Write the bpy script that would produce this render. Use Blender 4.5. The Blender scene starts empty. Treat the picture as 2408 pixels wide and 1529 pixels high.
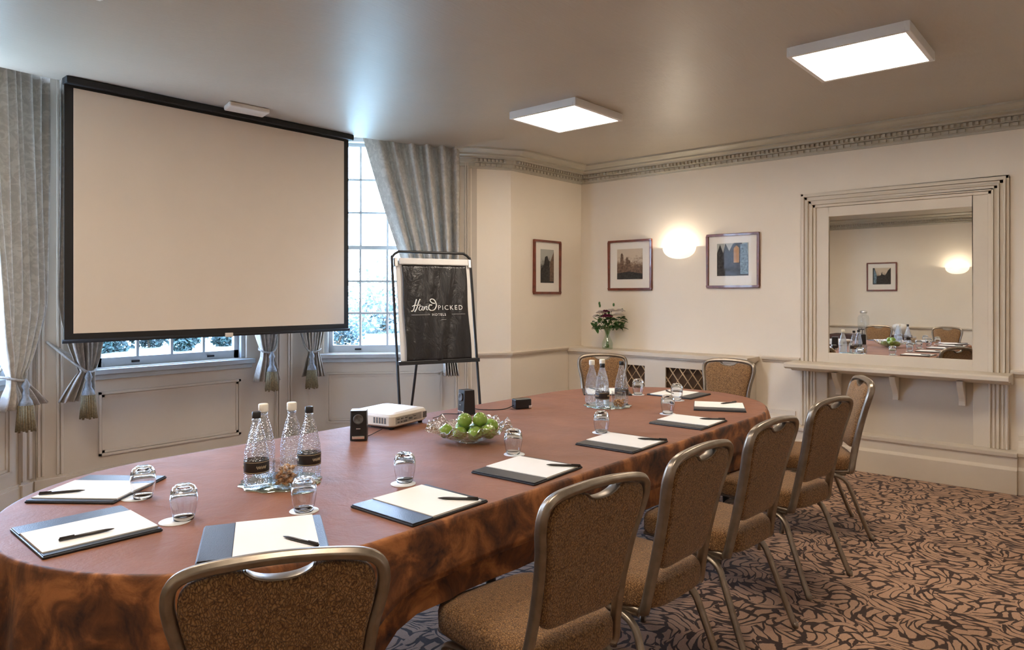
import bpy, bmesh, math, random
from mathutils import Vector, Matrix
S = bpy.context.scene
COL = S.collection
R = math.radians
random.seed(7)

# ---------------------------------------------------------------- camera, world, exposure
cam_d = bpy.data.cameras.new('camera'); cam = bpy.data.objects.new('camera', cam_d); COL.objects.link(cam)
cam.location = (0, 0, 1.45); cam.rotation_euler = (R(90), 0, R(41.2 - 90))
cam_d.sensor_width = 36; cam_d.lens = 36 * 1640 / 2408; cam_d.shift_y = -69.5 / 2408; cam_d.clip_start = 0.05
S.camera = cam
S.view_settings.view_transform = 'Standard'; S.view_settings.look = 'None'
S.view_settings.gamma = 1; S.view_settings.use_curve_mapping = False
S.view_settings.exposure = 1.25
W = bpy.data.worlds.new('sky'); S.world = W; W.use_nodes = True
wn = W.node_tree.nodes; wl = W.node_tree.links
bg = wn['Background']
tc = wn.new('ShaderNodeTexCoord'); sx = wn.new('ShaderNodeSeparateXYZ'); rp = wn.new('ShaderNodeValToRGB')
wl.new(tc.outputs['Generated'], sx.inputs[0]); wl.new(sx.outputs['Z'], rp.inputs[0]); wl.new(rp.outputs[0], bg.inputs[0])
rp.color_ramp.elements[0].color = (0.60, 0.76, 1.0, 1); rp.color_ramp.elements[0].position = 0.0
rp.color_ramp.elements[1].color = (0.38, 0.57, 1.0, 1); rp.color_ramp.elements[1].position = 0.7
bg.inputs[1].default_value = 15.0
try:
    W.cycles.sampling_method = 'AUTOMATIC'
except Exception: pass
LAMP = 13.0          # ceiling panel emission
S.cycles.max_bounces = 8; S.cycles.diffuse_bounces = 4; S.cycles.glossy_bounces = 4
S.cycles.transparent_max_bounces = 24; S.cycles.transmission_bounces = 6
S.cycles.sample_clamp_indirect = 6.0

# ---------------------------------------------------------------- materials
MATS = {}
class NT:
    def __init__(s, name):
        s.m = bpy.data.materials.new(name); s.m.use_nodes = True
        s.n = s.m.node_tree.nodes; s.l = s.m.node_tree.links
        s.b = s.n['Principled BSDF']; s.out = s.n['Material Output']; MATS[name] = s.m
    def add(s, t, **kw):
        n = s.n.new(t)
        for k, v in kw.items():
            if hasattr(n, k): setattr(n, k, v)
        return n
    def link(s, a, b): s.l.new(a, b)
    def coord(s, scale=(1, 1, 1), rot=(0, 0, 0), kind='Object'):
        t = s.add('ShaderNodeTexCoord'); m = s.add('ShaderNodeMapping')
        m.inputs['Scale'].default_value = scale; m.inputs['Rotation'].default_value = rot
        s.link(t.outputs[kind], m.inputs[0]); return m.outputs[0]
    def noise(s, vec, scale, detail=4, rough=.55, dist=0):
        n = s.add('ShaderNodeTexNoise'); s.link(vec, n.inputs['Vector'])
        n.inputs['Scale'].default_value = scale; n.inputs['Detail'].default_value = detail
        n.inputs['Roughness'].default_value = rough; n.inputs['Distortion'].default_value = dist
        return n
    def ramp(s, fac, stops):
        r = s.add('ShaderNodeValToRGB'); s.link(fac, r.inputs[0]); e = r.color_ramp.elements
        while len(e) < len(stops): e.new(0.5)
        for el, (p, c) in zip(e, stops): el.position = p; el.color = (*c, 1)
        return r.outputs[0]
    def math(s, op, a, b=None):
        n = s.add('ShaderNodeMath', operation=op)
        for i, v in enumerate((a, b)):
            if v is None: continue
            if isinstance(v, (int, float)): n.inputs[i].default_value = v
            else: s.link(v, n.inputs[i])
        return n.outputs[0]
    def bump(s, h, strength=.3, dist=.01):
        b = s.add('ShaderNodeBump'); b.inputs['Strength'].default_value = strength; b.inputs['Distance'].default_value = dist
        s.link(h, b.inputs['Height']); s.link(b.outputs[0], s.b.inputs['Normal']); return b
def setp(b, **kw):
    for k, v in kw.items():
        b.inputs[k].default_value = (*v, 1) if isinstance(v, tuple) and len(v) == 3 else v
def plain(name, col, rough=.5, metal=0, spec=.5, var=.06, nscale=12, bump=0.0, coat=0, bscale=None):
    t = NT(name); setp(t.b, Roughness=rough, Metallic=metal, **{'Specular IOR Level': spec, 'Coat Weight': coat})
    v = t.coord(); n = t.noise(v, nscale)
    a = tuple(max(0, c * (1 - var)) for c in col); b = tuple(min(1, c * (1 + var)) for c in col)
    t.link(t.ramp(n.outputs['Fac'], [(.3, a), (.7, b)]), t.b.inputs['Base Color'])
    if bump:
        n2 = t.noise(v, bscale or nscale * 8, 5); t.bump(n2.outputs['Fac'], bump, .004)
    return t.m

plain('cream_paint', (.80, .71, .59), .55, var=.02, nscale=2, bump=.12, bscale=60)
plain('trim_paint', (.65, .565, .45), .42, var=.03, nscale=3, bump=.05)
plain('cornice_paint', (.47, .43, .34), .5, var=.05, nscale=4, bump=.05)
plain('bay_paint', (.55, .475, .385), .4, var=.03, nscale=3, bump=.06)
plain('sash_paint', (.42, .44, .44), .35, var=.03)
plain('screen_black', (.008, .008, .009), .6)
plain('screen_cloth', (.80, .71, .61), .9, var=.015, nscale=3)
plain('white_plastic', (.72, .67, .60), .35, var=.02)
plain('projector_grey', (.10, .10, .10), .5, var=.5, nscale=60)
plain('black_metal', (.01, .01, .012), .35, spec=.5)
plain('black_plastic', (.012, .012, .013), .35)
plain('dark_rubber', (.01, .01, .01), .7)
plain('silver', (.75, .75, .76), .3, metal=1)
plain('panel_grey', (.30, .28, .25), .5, var=.15, nscale=40)
plain('chrome', (.8, .8, .82), .12, metal=1)
plain('board_white', (.82, .81, .79), .35, var=.02)
plain('lettering', (.85, .85, .83), .5, var=.01)
plain('paper', (.86, .84, .80), .8, var=.01)
plain('leather_black', (.018, .020, .026), .36, var=.1, bump=.25, bscale=300)
plain('pen_black', (.02, .016, .015), .3)
plain('brass', (.50, .32, .16), .45, metal=.6, var=.2)
plain('dark_void', (.075, .038, .016), .8)
plain('frame_wood', (.16, .035, .015), .3, var=.35, nscale=18, coat=.3)
plain('mount_card', (.84, .80, .73), .8, var=.01)
plain('plaster_white', (.85, .82, .76), .5)
plain('bottle_label', (.02, .015, .013), .4, var=.3, nscale=30)
plain('label_print', (.55, .45, .30), .5)
plain('cork_white', (.80, .76, .66), .6)
plain('cap_black', (.012, .012, .013), .4)
plain('stem_green', (.10, .22, .05), .5, var=.2)
plain('leaf_green', (.045, .12, .03), .45, var=.35, nscale=30)
plain('petal_white', (.85, .80, .76), .5, var=.04)
plain('petal_purple', (.22, .03, .09), .5, var=.3, nscale=40)
plain('shrub_green', (.010, .030, .026), .7, var=.5, nscale=6)
plain('pale_foliage', (.035, .055, .045), .7, var=.4, nscale=6)
plain('bark', (.12, .08, .05), .8, var=.3)
plain('lawn_grass', (.20, .25, .19), .9, var=.25, nscale=.6)
plain('cup_white', (.85, .84, .82), .25)
plain('table_top', (.25, .14, .07), .4, var=.2)
plain('coaster_paper', (.80, .84, .88), .5, var=.02)
plain('tassel_gold', (.19, .145, .075), .75, var=.35, nscale=90)
plain('rope_grey', (.30, .27, .23), .8, var=.2, nscale=60)
plain('tassel_head', (.22, .23, .24), .6, var=.3, nscale=60)
plain('carpet_edge', (.2, .12, .09), .9)
plain('exterior_render', (.6, .6, .6), .8)

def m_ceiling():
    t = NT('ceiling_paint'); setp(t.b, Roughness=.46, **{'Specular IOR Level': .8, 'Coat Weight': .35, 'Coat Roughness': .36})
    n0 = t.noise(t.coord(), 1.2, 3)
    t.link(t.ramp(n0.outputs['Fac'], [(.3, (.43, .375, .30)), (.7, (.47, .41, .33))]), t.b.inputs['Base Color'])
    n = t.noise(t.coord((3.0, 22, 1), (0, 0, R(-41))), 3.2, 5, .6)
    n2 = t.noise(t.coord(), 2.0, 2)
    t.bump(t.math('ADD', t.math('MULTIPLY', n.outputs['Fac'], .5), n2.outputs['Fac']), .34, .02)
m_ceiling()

def m_carpet():
    t = NT('carpet'); setp(t.b, Roughness=.95, **{'Specular IOR Level': .12, 'Sheen Weight': .15})
    c = t.coord()
    w = t.noise(c, 4.5, 2)                                       # gentle drift of the scrolls
    sub = t.add('ShaderNodeVectorMath', operation='SUBTRACT'); t.link(w.outputs['Color'], sub.inputs[0]); sub.inputs[1].default_value = (.5, .5, .5)
    sc = t.add('ShaderNodeVectorMath', operation='SCALE'); t.link(sub.outputs[0], sc.inputs[0]); sc.inputs['Scale'].default_value = .12
    ad = t.add('ShaderNodeVectorMath', operation='ADD'); t.link(c, ad.inputs[0]); t.link(sc.outputs[0], ad.inputs[1])
    flat = t.add('ShaderNodeVectorMath', operation='MULTIPLY'); t.link(ad.outputs[0], flat.inputs[0]); flat.inputs[1].default_value = (1, 1, 0)
    p = flat.outputs[0]
    v = t.add('ShaderNodeTexVoronoi', feature='F1', voronoi_dimensions='3D'); t.link(p, v.inputs['Vector']); v.inputs['Scale'].default_value = 3.4; v.inputs['Randomness'].default_value = .8
    rot = t.add('ShaderNodeVectorRotate', rotation_type='Z_AXIS')
    pf = t.add('ShaderNodeVectorMath', operation='MULTIPLY'); t.link(v.outputs['Position'], pf.inputs[0]); pf.inputs[1].default_value = (1, 1, 0)
    t.link(p, rot.inputs['Vector']); t.link(pf.outputs[0], rot.inputs['Center'])
    cs = t.add('ShaderNodeSeparateColor'); t.link(v.outputs['Color'], cs.inputs[0])
    ang = t.math('ADD', t.math('MULTIPLY', cs.outputs[0], 6.28), t.math('MULTIPLY', v.outputs['Distance'], 2.6))
    t.link(ang, rot.inputs['Angle'])
    mp = t.add('ShaderNodeMapping'); t.link(rot.outputs[0], mp.inputs[0]); mp.inputs['Scale'].default_value = (9, 24, 1)
    v2 = t.add('ShaderNodeTexVoronoi', feature='DISTANCE_TO_EDGE', voronoi_dimensions='2D'); t.link(mp.outputs[0], v2.inputs['Vector']); v2.inputs['Scale'].default_value = 1; v2.inputs['Randomness'].default_value = .95
    nn = t.noise(p, 13, 2)
    thr = t.math('MULTIPLY', t.math('MAXIMUM', t.math('SUBTRACT', nn.outputs['Fac'], .38), .085), .72)
    d = t.math('SUBTRACT', v2.outputs['Distance'], thr)
    mask = t.ramp(d, [(0.0, (0, 0, 0)), (.035, (1, 1, 1))])
    fz = t.noise(c, 160, 3)
    tan = t.ramp(fz.outputs['Fac'], [(.25, (.37, .22, .14)), (.75, (.53, .335, .22))])
    drk = t.ramp(fz.outputs['Fac'], [(.25, (.030, .014, .010)), (.75, (.065, .034, .024))])
    mx = t.add('ShaderNodeMixRGB'); t.link(mask, mx.inputs[0]); t.link(drk, mx.inputs[1]); t.link(tan, mx.inputs[2])
    t.link(mx.outputs[0], t.b.inputs['Base Color'])
    t.bump(t.math('ADD', fz.outputs['Fac'], mask), .35, .004)
m_carpet()

def m_cloth(name, lo, mid, hi, scale, contrast):
    t = NT(name); setp(t.b, Roughness=.58, **{'Specular IOR Level': .35, 'Sheen Weight': .06, 'Sheen Roughness': .4})
    c = t.coord(); n = t.noise(c, scale, 6, .6, .6)
    t.link(t.ramp(n.outputs['Fac'], [(.5 - contrast, lo), (.5, mid), (.5 + contrast, hi)]), t.b.inputs['Base Color'])
    n2 = t.noise(c, 9, 5, .6, .4); n3 = t.noise(c, 90, 3)
    t.bump(t.math('ADD', n2.outputs['Fac'], t.math('MULTIPLY', n3.outputs['Fac'], .15)), .35, .012)
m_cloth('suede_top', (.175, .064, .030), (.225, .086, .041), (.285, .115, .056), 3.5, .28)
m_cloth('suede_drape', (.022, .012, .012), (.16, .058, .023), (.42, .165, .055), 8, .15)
m_cloth('side_cloth', (.035, .015, .012), (.06, .025, .018), (.09, .04, .025), 7, .2)

def m_fabric():
    t = NT('chair_fabric'); setp(t.b, Roughness=.8, **{'Specular IOR Level': .3, 'Sheen Weight': .2})
    c = t.coord(); w = t.noise(c, 30, 2)
    ad = t.add('ShaderNodeVectorMath', operation='SCALE'); t.link(w.outputs['Color'], ad.inputs[0]); ad.inputs['Scale'].default_value = .03
    a2 = t.add('ShaderNodeVectorMath', operation='ADD'); t.link(c, a2.inputs[0]); t.link(ad.outputs[0], a2.inputs[1])
    mp = t.add('ShaderNodeMapping'); t.link(a2.outputs[0], mp.inputs[0]); mp.inputs['Scale'].default_value = (210, 135, 92); mp.inputs['Rotation'].default_value = (.2, .4, .5)
    v = t.add('ShaderNodeTexVoronoi', feature='DISTANCE_TO_EDGE'); t.link(mp.outputs[0], v.inputs['Vector']); v.inputs['Scale'].default_value = 1
    n = t.noise(c, 220, 3)
    f = t.math('ADD', t.math('MULTIPLY', v.outputs['Distance'], 1.6), t.math('MULTIPLY', n.outputs['Fac'], .5))
    t.link(t.ramp(f, [(.22, (.055, .026, .012)), (.46, (.235, .118, .042)), (.85, (.40, .22, .088))]), t.b.inputs['Base Color'])
    t.bump(f, .8, .003)
m_fabric()

def m_bronze():
    t = NT('chair_metal'); setp(t.b, Metallic=.85, Roughness=.36)
    c = t.coord(); n = t.noise(c, 25, 4)
    t.link(t.ramp(n.outputs['Fac'], [(.3, (.23, .19, .15)), (.7, (.32, .27, .215))]), t.b.inputs['Base Color'])
m_bronze()

def m_curtain():
    t = NT('curtain_fabric'); setp(t.b, Roughness=.85, **{'Specular IOR Level': .2})
    c = t.coord(); n = t.noise(c, 16, 4, .6, 1.5)
    col = t.ramp(n.outputs['Fac'], [(.42, (.50, .46, .40)), (.52, (.56, .515, .45)), (.56, (.62, .575, .505))])
    t.link(col, t.b.inputs['Base Color'])
    tr = t.add('ShaderNodeBsdfTranslucent'); t.link(col, tr.inputs[0])
    mx = t.add('ShaderNodeMixShader'); mx.inputs[0].default_value = .16
    t.link(t.b.outputs[0], mx.inputs[1]); t.link(tr.outputs[0], mx.inputs[2]); t.link(mx.outputs[0], t.out.inputs[0])
    t.bump(t.noise(c, 300, 2).outputs['Fac'], .2, .002)
m_curtain()

def glassy(name, tint=(1, 1, 1), edge=(.9, .95, 1), body=.05, rough=.02, ior=1.45, bumps=None):
    """thin clear glass: see-through, with a reflection that grows towards the edge"""
    t = NT(name); t.n.remove(t.b)
    tr = t.add('ShaderNodeBsdfTransparent'); tr.inputs[0].default_value = (*tint, 1)
    gl = t.add('ShaderNodeBsdfGlossy'); gl.inputs[0].default_value = (*edge, 1); gl.inputs['Roughness'].default_value = rough
    fr = t.add('ShaderNodeFresnel'); ge = t.add('ShaderNodeNewGeometry')
    io = t.math('ADD', ior, t.math('MULTIPLY', ge.outputs['Backfacing'], 1 / ior - ior)); t.link(io, fr.inputs[0])
    a = t.math('ADD', fr.outputs[0], body)
    cl = t.add('ShaderNodeClamp'); t.link(a, cl.inputs[0])
    mx = t.add('ShaderNodeMixShader'); t.link(cl.outputs[0], mx.inputs[0]); t.link(tr.outputs[0], mx.inputs[1]); t.link(gl.outputs[0], mx.inputs[2])
    t.link(mx.outputs[0], t.out.inputs[0])
    if bumps:
        b = t.add('ShaderNodeBump'); b.inputs['Strength'].default_value = .8; b.inputs['Distance'].default_value = bumps[1]
        v = t.add('ShaderNodeTexVoronoi'); t.link(t.coord(), v.inputs['Vector']); v.inputs['Scale'].default_value = bumps[0]
        t.link(v.outputs['Distance'], b.inputs['Height'])
        t.link(b.outputs[0], gl.inputs['Normal']); t.link(b.outputs[0], fr.inputs['Normal'])
    return t.m
glassy('window_glass', (.97, .99, 1), (1, 1, 1), 0, .0, 1.2)
glassy('clear_glass', (.93, .95, .96), (.95, .97, 1), .05, .02, 1.45)
def m_real_glass():
    t = NT('tumbler_crystal'); t.n.remove(t.b)
    g = t.add('ShaderNodeBsdfGlass'); g.inputs['IOR'].default_value = 1.45; g.inputs['Roughness'].default_value = 0; g.inputs[0].default_value = (.97, .985, 1, 1)
    t.link(g.outputs[0], t.out.inputs[0])
m_real_glass()
glassy('bottle_glass', (.90, .93, .95), (.95, .97, 1), .13, .08, 1.5, (150, .008))
glassy('ruffle_glass', (.92, .93, .90), (1, 1, 1), .10, .05, 1.6, (70, .01))
glassy('vase_glass', (.80, .88, .80), (.95, 1, .97), .10, .03, 1.5)
glassy('picture_glass', (.99, .99, .99), (1, 1, 1), 0, .02, 1.09)
def m_mirror(name, col, rough=0.01):
    t = NT(name); setp(t.b, Metallic=1, Roughness=rough)
    n = t.noise(t.coord(), 3); t.link(t.ramp(n.outputs['Fac'], [(0, col), (1, tuple(c * .98 for c in col))]), t.b.inputs['Base Color'])
m_mirror('mirror_glass', (.90, .91, .89))
m_mirror('tray_mirror', (.66, .84, .82), .05)

def emis(name, col, k):
    t = NT(name); setp(t.b, Roughness=.5); t.b.inputs['Base Color'].default_value = (.8, .8, .8, 1)
    t.b.inputs['Emission Color'].default_value = (*col, 1); t.b.inputs['Emission Strength'].default_value = k
emis('panel_light', (1, .86, .70), LAMP)
emis('sconce_glow', (1, .88, .70), .45)

def m_apple():
    t = NT('apple_skin'); setp(t.b, Roughness=.3, **{'Coat Weight': .2})
    n = t.noise(t.coord(), 9, 4)
    t.link(t.ramp(n.outputs['Fac'], [(.3, (.13, .24, .022)), (.7, (.30, .42, .075))]), t.b.inputs['Base Color'])
m_apple()
def m_sweet():
    t = NT('sweet_wrapper'); setp(t.b, Roughness=.25, Metallic=.3)
    n = t.noise(t.coord(), 60, 3)
    t.link(t.ramp(n.outputs['Fac'], [(.35, (.30, .10, .02)), (.5, (.62, .36, .15)), (.65, (.80, .68, .50))]), t.b.inputs['Base Color'])
m_sweet()
def m_bag():
    t = NT('black_plastic_sheet'); setp(t.b, Roughness=.32, **{'Specular IOR Level': .6}); t.b.inputs['Base Color'].default_value = (.011, .010, .012, 1)
    n = t.noise(t.coord((1, 1, .6)), 7, 5, .6, 1.5); t.bump(n.outputs['Fac'], .55, .03)
m_bag()
def m_print(name, sky, land, dark, seed):
    """faded photographic print: sky, dark masses, ground; drawn with object coordinates"""
    t = NT(name); setp(t.b, Roughness=.7)
    c = t.coord((1, 1, 1)); mp = t.add('ShaderNodeMapping'); t.link(c, mp.inputs[0]); mp.inputs['Location'].default_value = (seed, seed * 2, 0)
    n = t.noise(mp.outputs[0], 14, 6, .65, .5); n2 = t.noise(mp.outputs[0], 55, 4)
    sp = t.add('ShaderNodeSeparateXYZ'); t.link(c, sp.inputs[0])
    f = t.math('ADD', t.math('MULTIPLY', sp.outputs['Z'], -4.5), t.math('MULTIPLY', n2.outputs['Fac'], .7))
    f = t.math('ADD', f, t.math('MULTIPLY', n.outputs['Fac'], .9))
    t.link(t.ramp(f, [(.42, sky), (.78, land), (1.0, dark)]), t.b.inputs['Base Color'])
m_print('print_sepia', (.62, .52, .40), (.22, .14, .09), (.10, .065, .045), 1)
m_print('print_grey', (.42, .42, .38), (.12, .115, .10), (.03, .03, .03), 3)
plain('print_dark', (.035, .032, .03), .7, var=.6, nscale=50)
plain('print_mid', (.16, .10, .065), .7, var=.5, nscale=50)
plain('print_amber', (.50, .28, .12), .7, var=.2, nscale=30)
plain('print_blue', (.16, .24, .30), .6, var=.8, nscale=60)

# ---------------------------------------------------------------- mesh helper
class MB:
    def __init__(s): s.v = []; s.f = []; s.M = None; s.sm = []
    def _p(s, p):
        p = Vector(p); return s.M @ p if s.M else p
    def add(s, vs, fs, smooth=False):
        o = len(s.v); s.v += [s._p(v) for v in vs]; s.f += [tuple(i + o for i in f) for f in fs]; s.sm += [smooth] * len(fs); return s
    def box(s, a, b):
        x0, x1 = sorted((a[0], b[0])); y0, y1 = sorted((a[1], b[1])); z0, z1 = sorted((a[2], b[2]))
        return s.add([(x0, y0, z0), (x1, y0, z0), (x1, y1, z0), (x0, y1, z0), (x0, y0, z1), (x1, y0, z1), (x1, y1, z1), (x0, y1, z1)],
                     [(0, 3, 2, 1), (4, 5, 6, 7), (0, 1, 5, 4), (1, 2, 6, 5), (2, 3, 7, 6), (3, 0, 4, 7)])
    def prism(s, poly, z0, z1):
        n = len(poly)
        return s.add([(x, y, z0) for x, y in poly] + [(x, y, z1) for x, y in poly],
                     [tuple(range(n))[::-1], tuple(range(n, 2 * n))] + [(i, (i + 1) % n, n + (i + 1) % n, n + i) for i in range(n)])
    def rings(s, rings, smooth=True, cap0=True, cap1=True, closed=True):
        n = len(rings[0]); fs = []
        for k in range(len(rings) - 1):
            for i in range(n if closed else n - 1):
                j = (i + 1) % n; fs.append((k * n + i, k * n + j, (k + 1) * n + j, (k + 1) * n + i))
        if cap0: fs.append(tuple(range(n))[::-1])
        if cap1: fs.append(tuple(range((len(rings) - 1) * n, len(rings) * n)))
        return s.add([p for r in rings for p in r], fs, smooth)
    def lathe(s, prof, seg=24, c=(0, 0, 0), cap0=False, cap1=False, wob=None):
        rs = []
        for r, z in prof:
            rs.append([(c[0] + r * math.cos(2 * math.pi * i / seg), c[1] + r * math.sin(2 * math.pi * i / seg), c[2] + z) for i in range(seg)])
        return s.rings(rs, True, cap0, cap1)
    def tube(s, pts, r, seg=8, r2=None, up=(0, 0, 1), ridges=0, closed=False, caps=True):
        pts = [Vector(p) for p in pts]; n = len(pts); rs = []
        up = Vector(up)
        for i, p in enumerate(pts):
            if closed: d = pts[(i + 1) % n] - pts[i - 1]
            else: d = pts[min(i + 1, n - 1)] - pts[max(i - 1, 0)]
            d.normalize(); u = up - d * up.dot(d)
            if u.length < .05: u = Vector((1, 0, 0)) - d * d.x
            u.normalize(); w = d.cross(u); rr = r[i] if isinstance(r, (list, tuple)) else r; r2_ = (r2 if r2 else rr)
            ring = []
            for k in range(seg):
                a = 2 * math.pi * k / seg; q = 1 + (.07 * math.cos(ridges * a) if ridges else 0)
                ring.append(p + u * (rr * q * math.cos(a)) + w * (r2_ * q * math.sin(a)))
            rs.append(ring)
        if closed: rs.append(rs[0]); caps = False
        return s.rings(rs, True, caps, caps)
    def grid(s, fn, nu, nv, smooth=True):
        vs = [fn(i / nu, j / nv) for j in range(nv + 1) for i in range(nu + 1)]
        fs = [(j * (nu + 1) + i, j * (nu + 1) + i + 1, (j + 1) * (nu + 1) + i + 1, (j + 1) * (nu + 1) + i) for j in range(nv) for i in range(nu)]
        return s.add(vs, fs, smooth)
    def sphere(s, c, r, seg=12, rg=8, sq=(1, 1, 1)):
        rs = []
        for j in range(1, rg):
            a = math.pi * j / rg
            rs.append([(c[0] + sq[0] * r * math.sin(a) * math.cos(2 * math.pi * i / seg), c[1] + sq[1] * r * math.sin(a) * math.sin(2 * math.pi * i / seg), c[2] - sq[2] * r * math.cos(a)) for i in range(seg)])
        return s.rings(rs)
    def build(s, name, mat, parent=None, origin=None, bevel=0, solid=0, sub=0, fix=True):
        me = bpy.data.meshes.new(name); o = bpy.data.objects.new(name, me); COL.objects.link(o)
        off = Vector(origin) if origin else Vector((0, 0, 0))
        me.from_pydata([tuple(v - off) for v in s.v], [], s.f); me.update()
        for p, k in zip(me.polygons, s.sm): p.use_smooth = k
        if fix:
            bm = bmesh.new(); bm.from_mesh(me); bmesh.ops.remove_doubles(bm, verts=bm.verts, dist=1e-6); bmesh.ops.recalc_face_normals(bm, faces=bm.faces); bm.to_mesh(me); bm.free()
        me.materials.append(MATS[mat]); o.location = off
        if parent: o.parent = parent
        if solid:
            m = o.modifiers.new('thickness', 'SOLIDIFY'); m.thickness = solid; m.offset = 0
        if bevel:
            m = o.modifiers.new('bevel', 'BEVEL'); m.width = bevel; m.segments = 2; m.limit_method = 'ANGLE'; m.angle_limit = R(40)
        if sub:
            m = o.modifiers.new('sub', 'SUBSURF'); m.levels = sub; m.render_levels = sub
        return o
def tag(o, label=None, cat=None, group=None, kind=None):
    if label: o['label'] = label
    if cat: o['category'] = cat
    if group: o['group'] = group
    if kind: o['kind'] = kind
    return o
def struct(o): o['kind'] = 'structure'; return o
def empty(name, loc=(0, 0, 0), rz=0, label=None, cat=None, group=None):
    o = bpy.data.objects.new(name, None); COL.objects.link(o); o.location = loc; o.rotation_euler = (0, 0, rz); o.empty_display_size = .05
    return tag(o, label, cat, group)
def dup(root, loc, rz=0, label=None, group=None, scale=None):
    r = root.copy(); COL.objects.link(r); r.location = loc; r.rotation_euler = (0, 0, rz)
    if label: r['label'] = label
    if group: r['group'] = group
    if scale: r.scale = scale
    for ch in list(root.children):
        c = ch.copy(); COL.objects.link(c); c.parent = r
        for g in ch.children:
            d = g.copy(); COL.objects.link(d); d.parent = c
    return r
def spline(pts, n=6, closed=False):
    P = [Vector(p) for p in pts]; out = []; m = len(P)
    rng = m if closed else m - 1
    for i in range(rng):
        if closed: p0, p1, p2, p3 = P[i - 1], P[i], P[(i + 1) % m], P[(i + 2) % m]
        else: p0, p1, p2, p3 = P[max(i - 1, 0)], P[i], P[i + 1], P[min(i + 2, m - 1)]
        for k in range(n):
            t = k / n
            out.append(.5 * ((2 * p1) + (p2 - p0) * t + (2 * p0 - 5 * p1 + 4 * p2 - p3) * t * t + (3 * p1 - p0 - 3 * p2 + p3) * t ** 3))
    if not closed: out.append(P[-1])
    return out
def frame_matrix(o, a, n_in):
    """columns: along the wall, into the room, up"""
    return Matrix(((a[0], n_in[0], 0, o[0]), (a[1], n_in[1], 0, o[1]), (0, 0, 1, 0), (0, 0, 0, 1)))
def sweep(mb, path, prof, flip=1):
    """mitred moulding: prof = (distance into the room, z); path points walk with the room on the left"""
    P = [Vector((p[0], p[1])) for p in path]; n = len(P); rs = []
    for i, p in enumerate(P):
        d0 = (P[i] - P[i - 1]).normalized() if i else (P[1] - P[0]).normalized()
        d1 = (P[i + 1] - P[i]).normalized() if i < n - 1 else d0
        n0 = Vector((-d0.y, d0.x)) * flip; n1 = Vector((-d1.y, d1.x)) * flip
        m = (n0 + n1).normalized(); k = 1 / max(.3, m.dot(n0))
        rs.append([(p.x + m.x * k * q, p.y + m.y * k * q, z) for q, z in prof])
    mb.rings(rs, False, True, True)

# ---------------------------------------------------------------- room shell
XB, YA, CZ = 6.37, 4.55, 2.85
XR, YN = -1.30, -1.10
K0, K1, K2 = (1.45, 5.80), (3.70, 5.80), (4.83, 4.76)
KL = (.32, 4.76); KP = (5.15, 4.57)
mb = MB(); mb.prism([(XR - .1, YN - .1), (XB + .1, YN - .1), (XB + .1, YA + .1), (KP[0], YA + .1), (4.95, 4.8), (3.8, 5.95), (1.35, 5.95), (.2, 4.8), (XR - .1, YA + .1)], -.12, 0)
struct(mb.build('floor', 'carpet'))
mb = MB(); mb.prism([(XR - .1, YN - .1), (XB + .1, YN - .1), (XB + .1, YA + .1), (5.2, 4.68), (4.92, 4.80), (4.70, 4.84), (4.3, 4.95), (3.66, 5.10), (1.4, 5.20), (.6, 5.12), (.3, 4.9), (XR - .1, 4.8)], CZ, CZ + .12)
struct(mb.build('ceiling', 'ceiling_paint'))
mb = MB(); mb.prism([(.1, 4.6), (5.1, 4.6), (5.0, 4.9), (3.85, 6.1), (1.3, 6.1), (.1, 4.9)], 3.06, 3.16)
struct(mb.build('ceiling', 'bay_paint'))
T = .22
struct(MB().box((XB, YN, 0), (XB + .15, YA + .15, 3.1)).build('wall_right', 'cream_paint'))
mb = MB(); mb.prism([(XB + .15, YA), (KP[0] + .03, YA), KP, K2, (K2[0] + .16, K2[1] + .15), (5.3, 4.74), (XB + .15, 4.74)], 0, 3.1)
struct(mb.build('wall_far_right', 'cream_paint'))
struct(MB().prism([(XR - .15, YA), (.1, YA), KL, (KL[0] - .16, KL[1] + .15), (XR - .15, 4.74)], 0, 3.1).build('wall_far_left', 'cream_paint'))
struct(MB().box((XR - .15, YN, 0), (XR, YA, 3.1)).build('wall_rear', 'cream_paint'))
struct(MB().box((XR - .15, YN - .15, 0), (XB + .15, YN, 3.1)).build('wall_near', 'cream_paint'))

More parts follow.
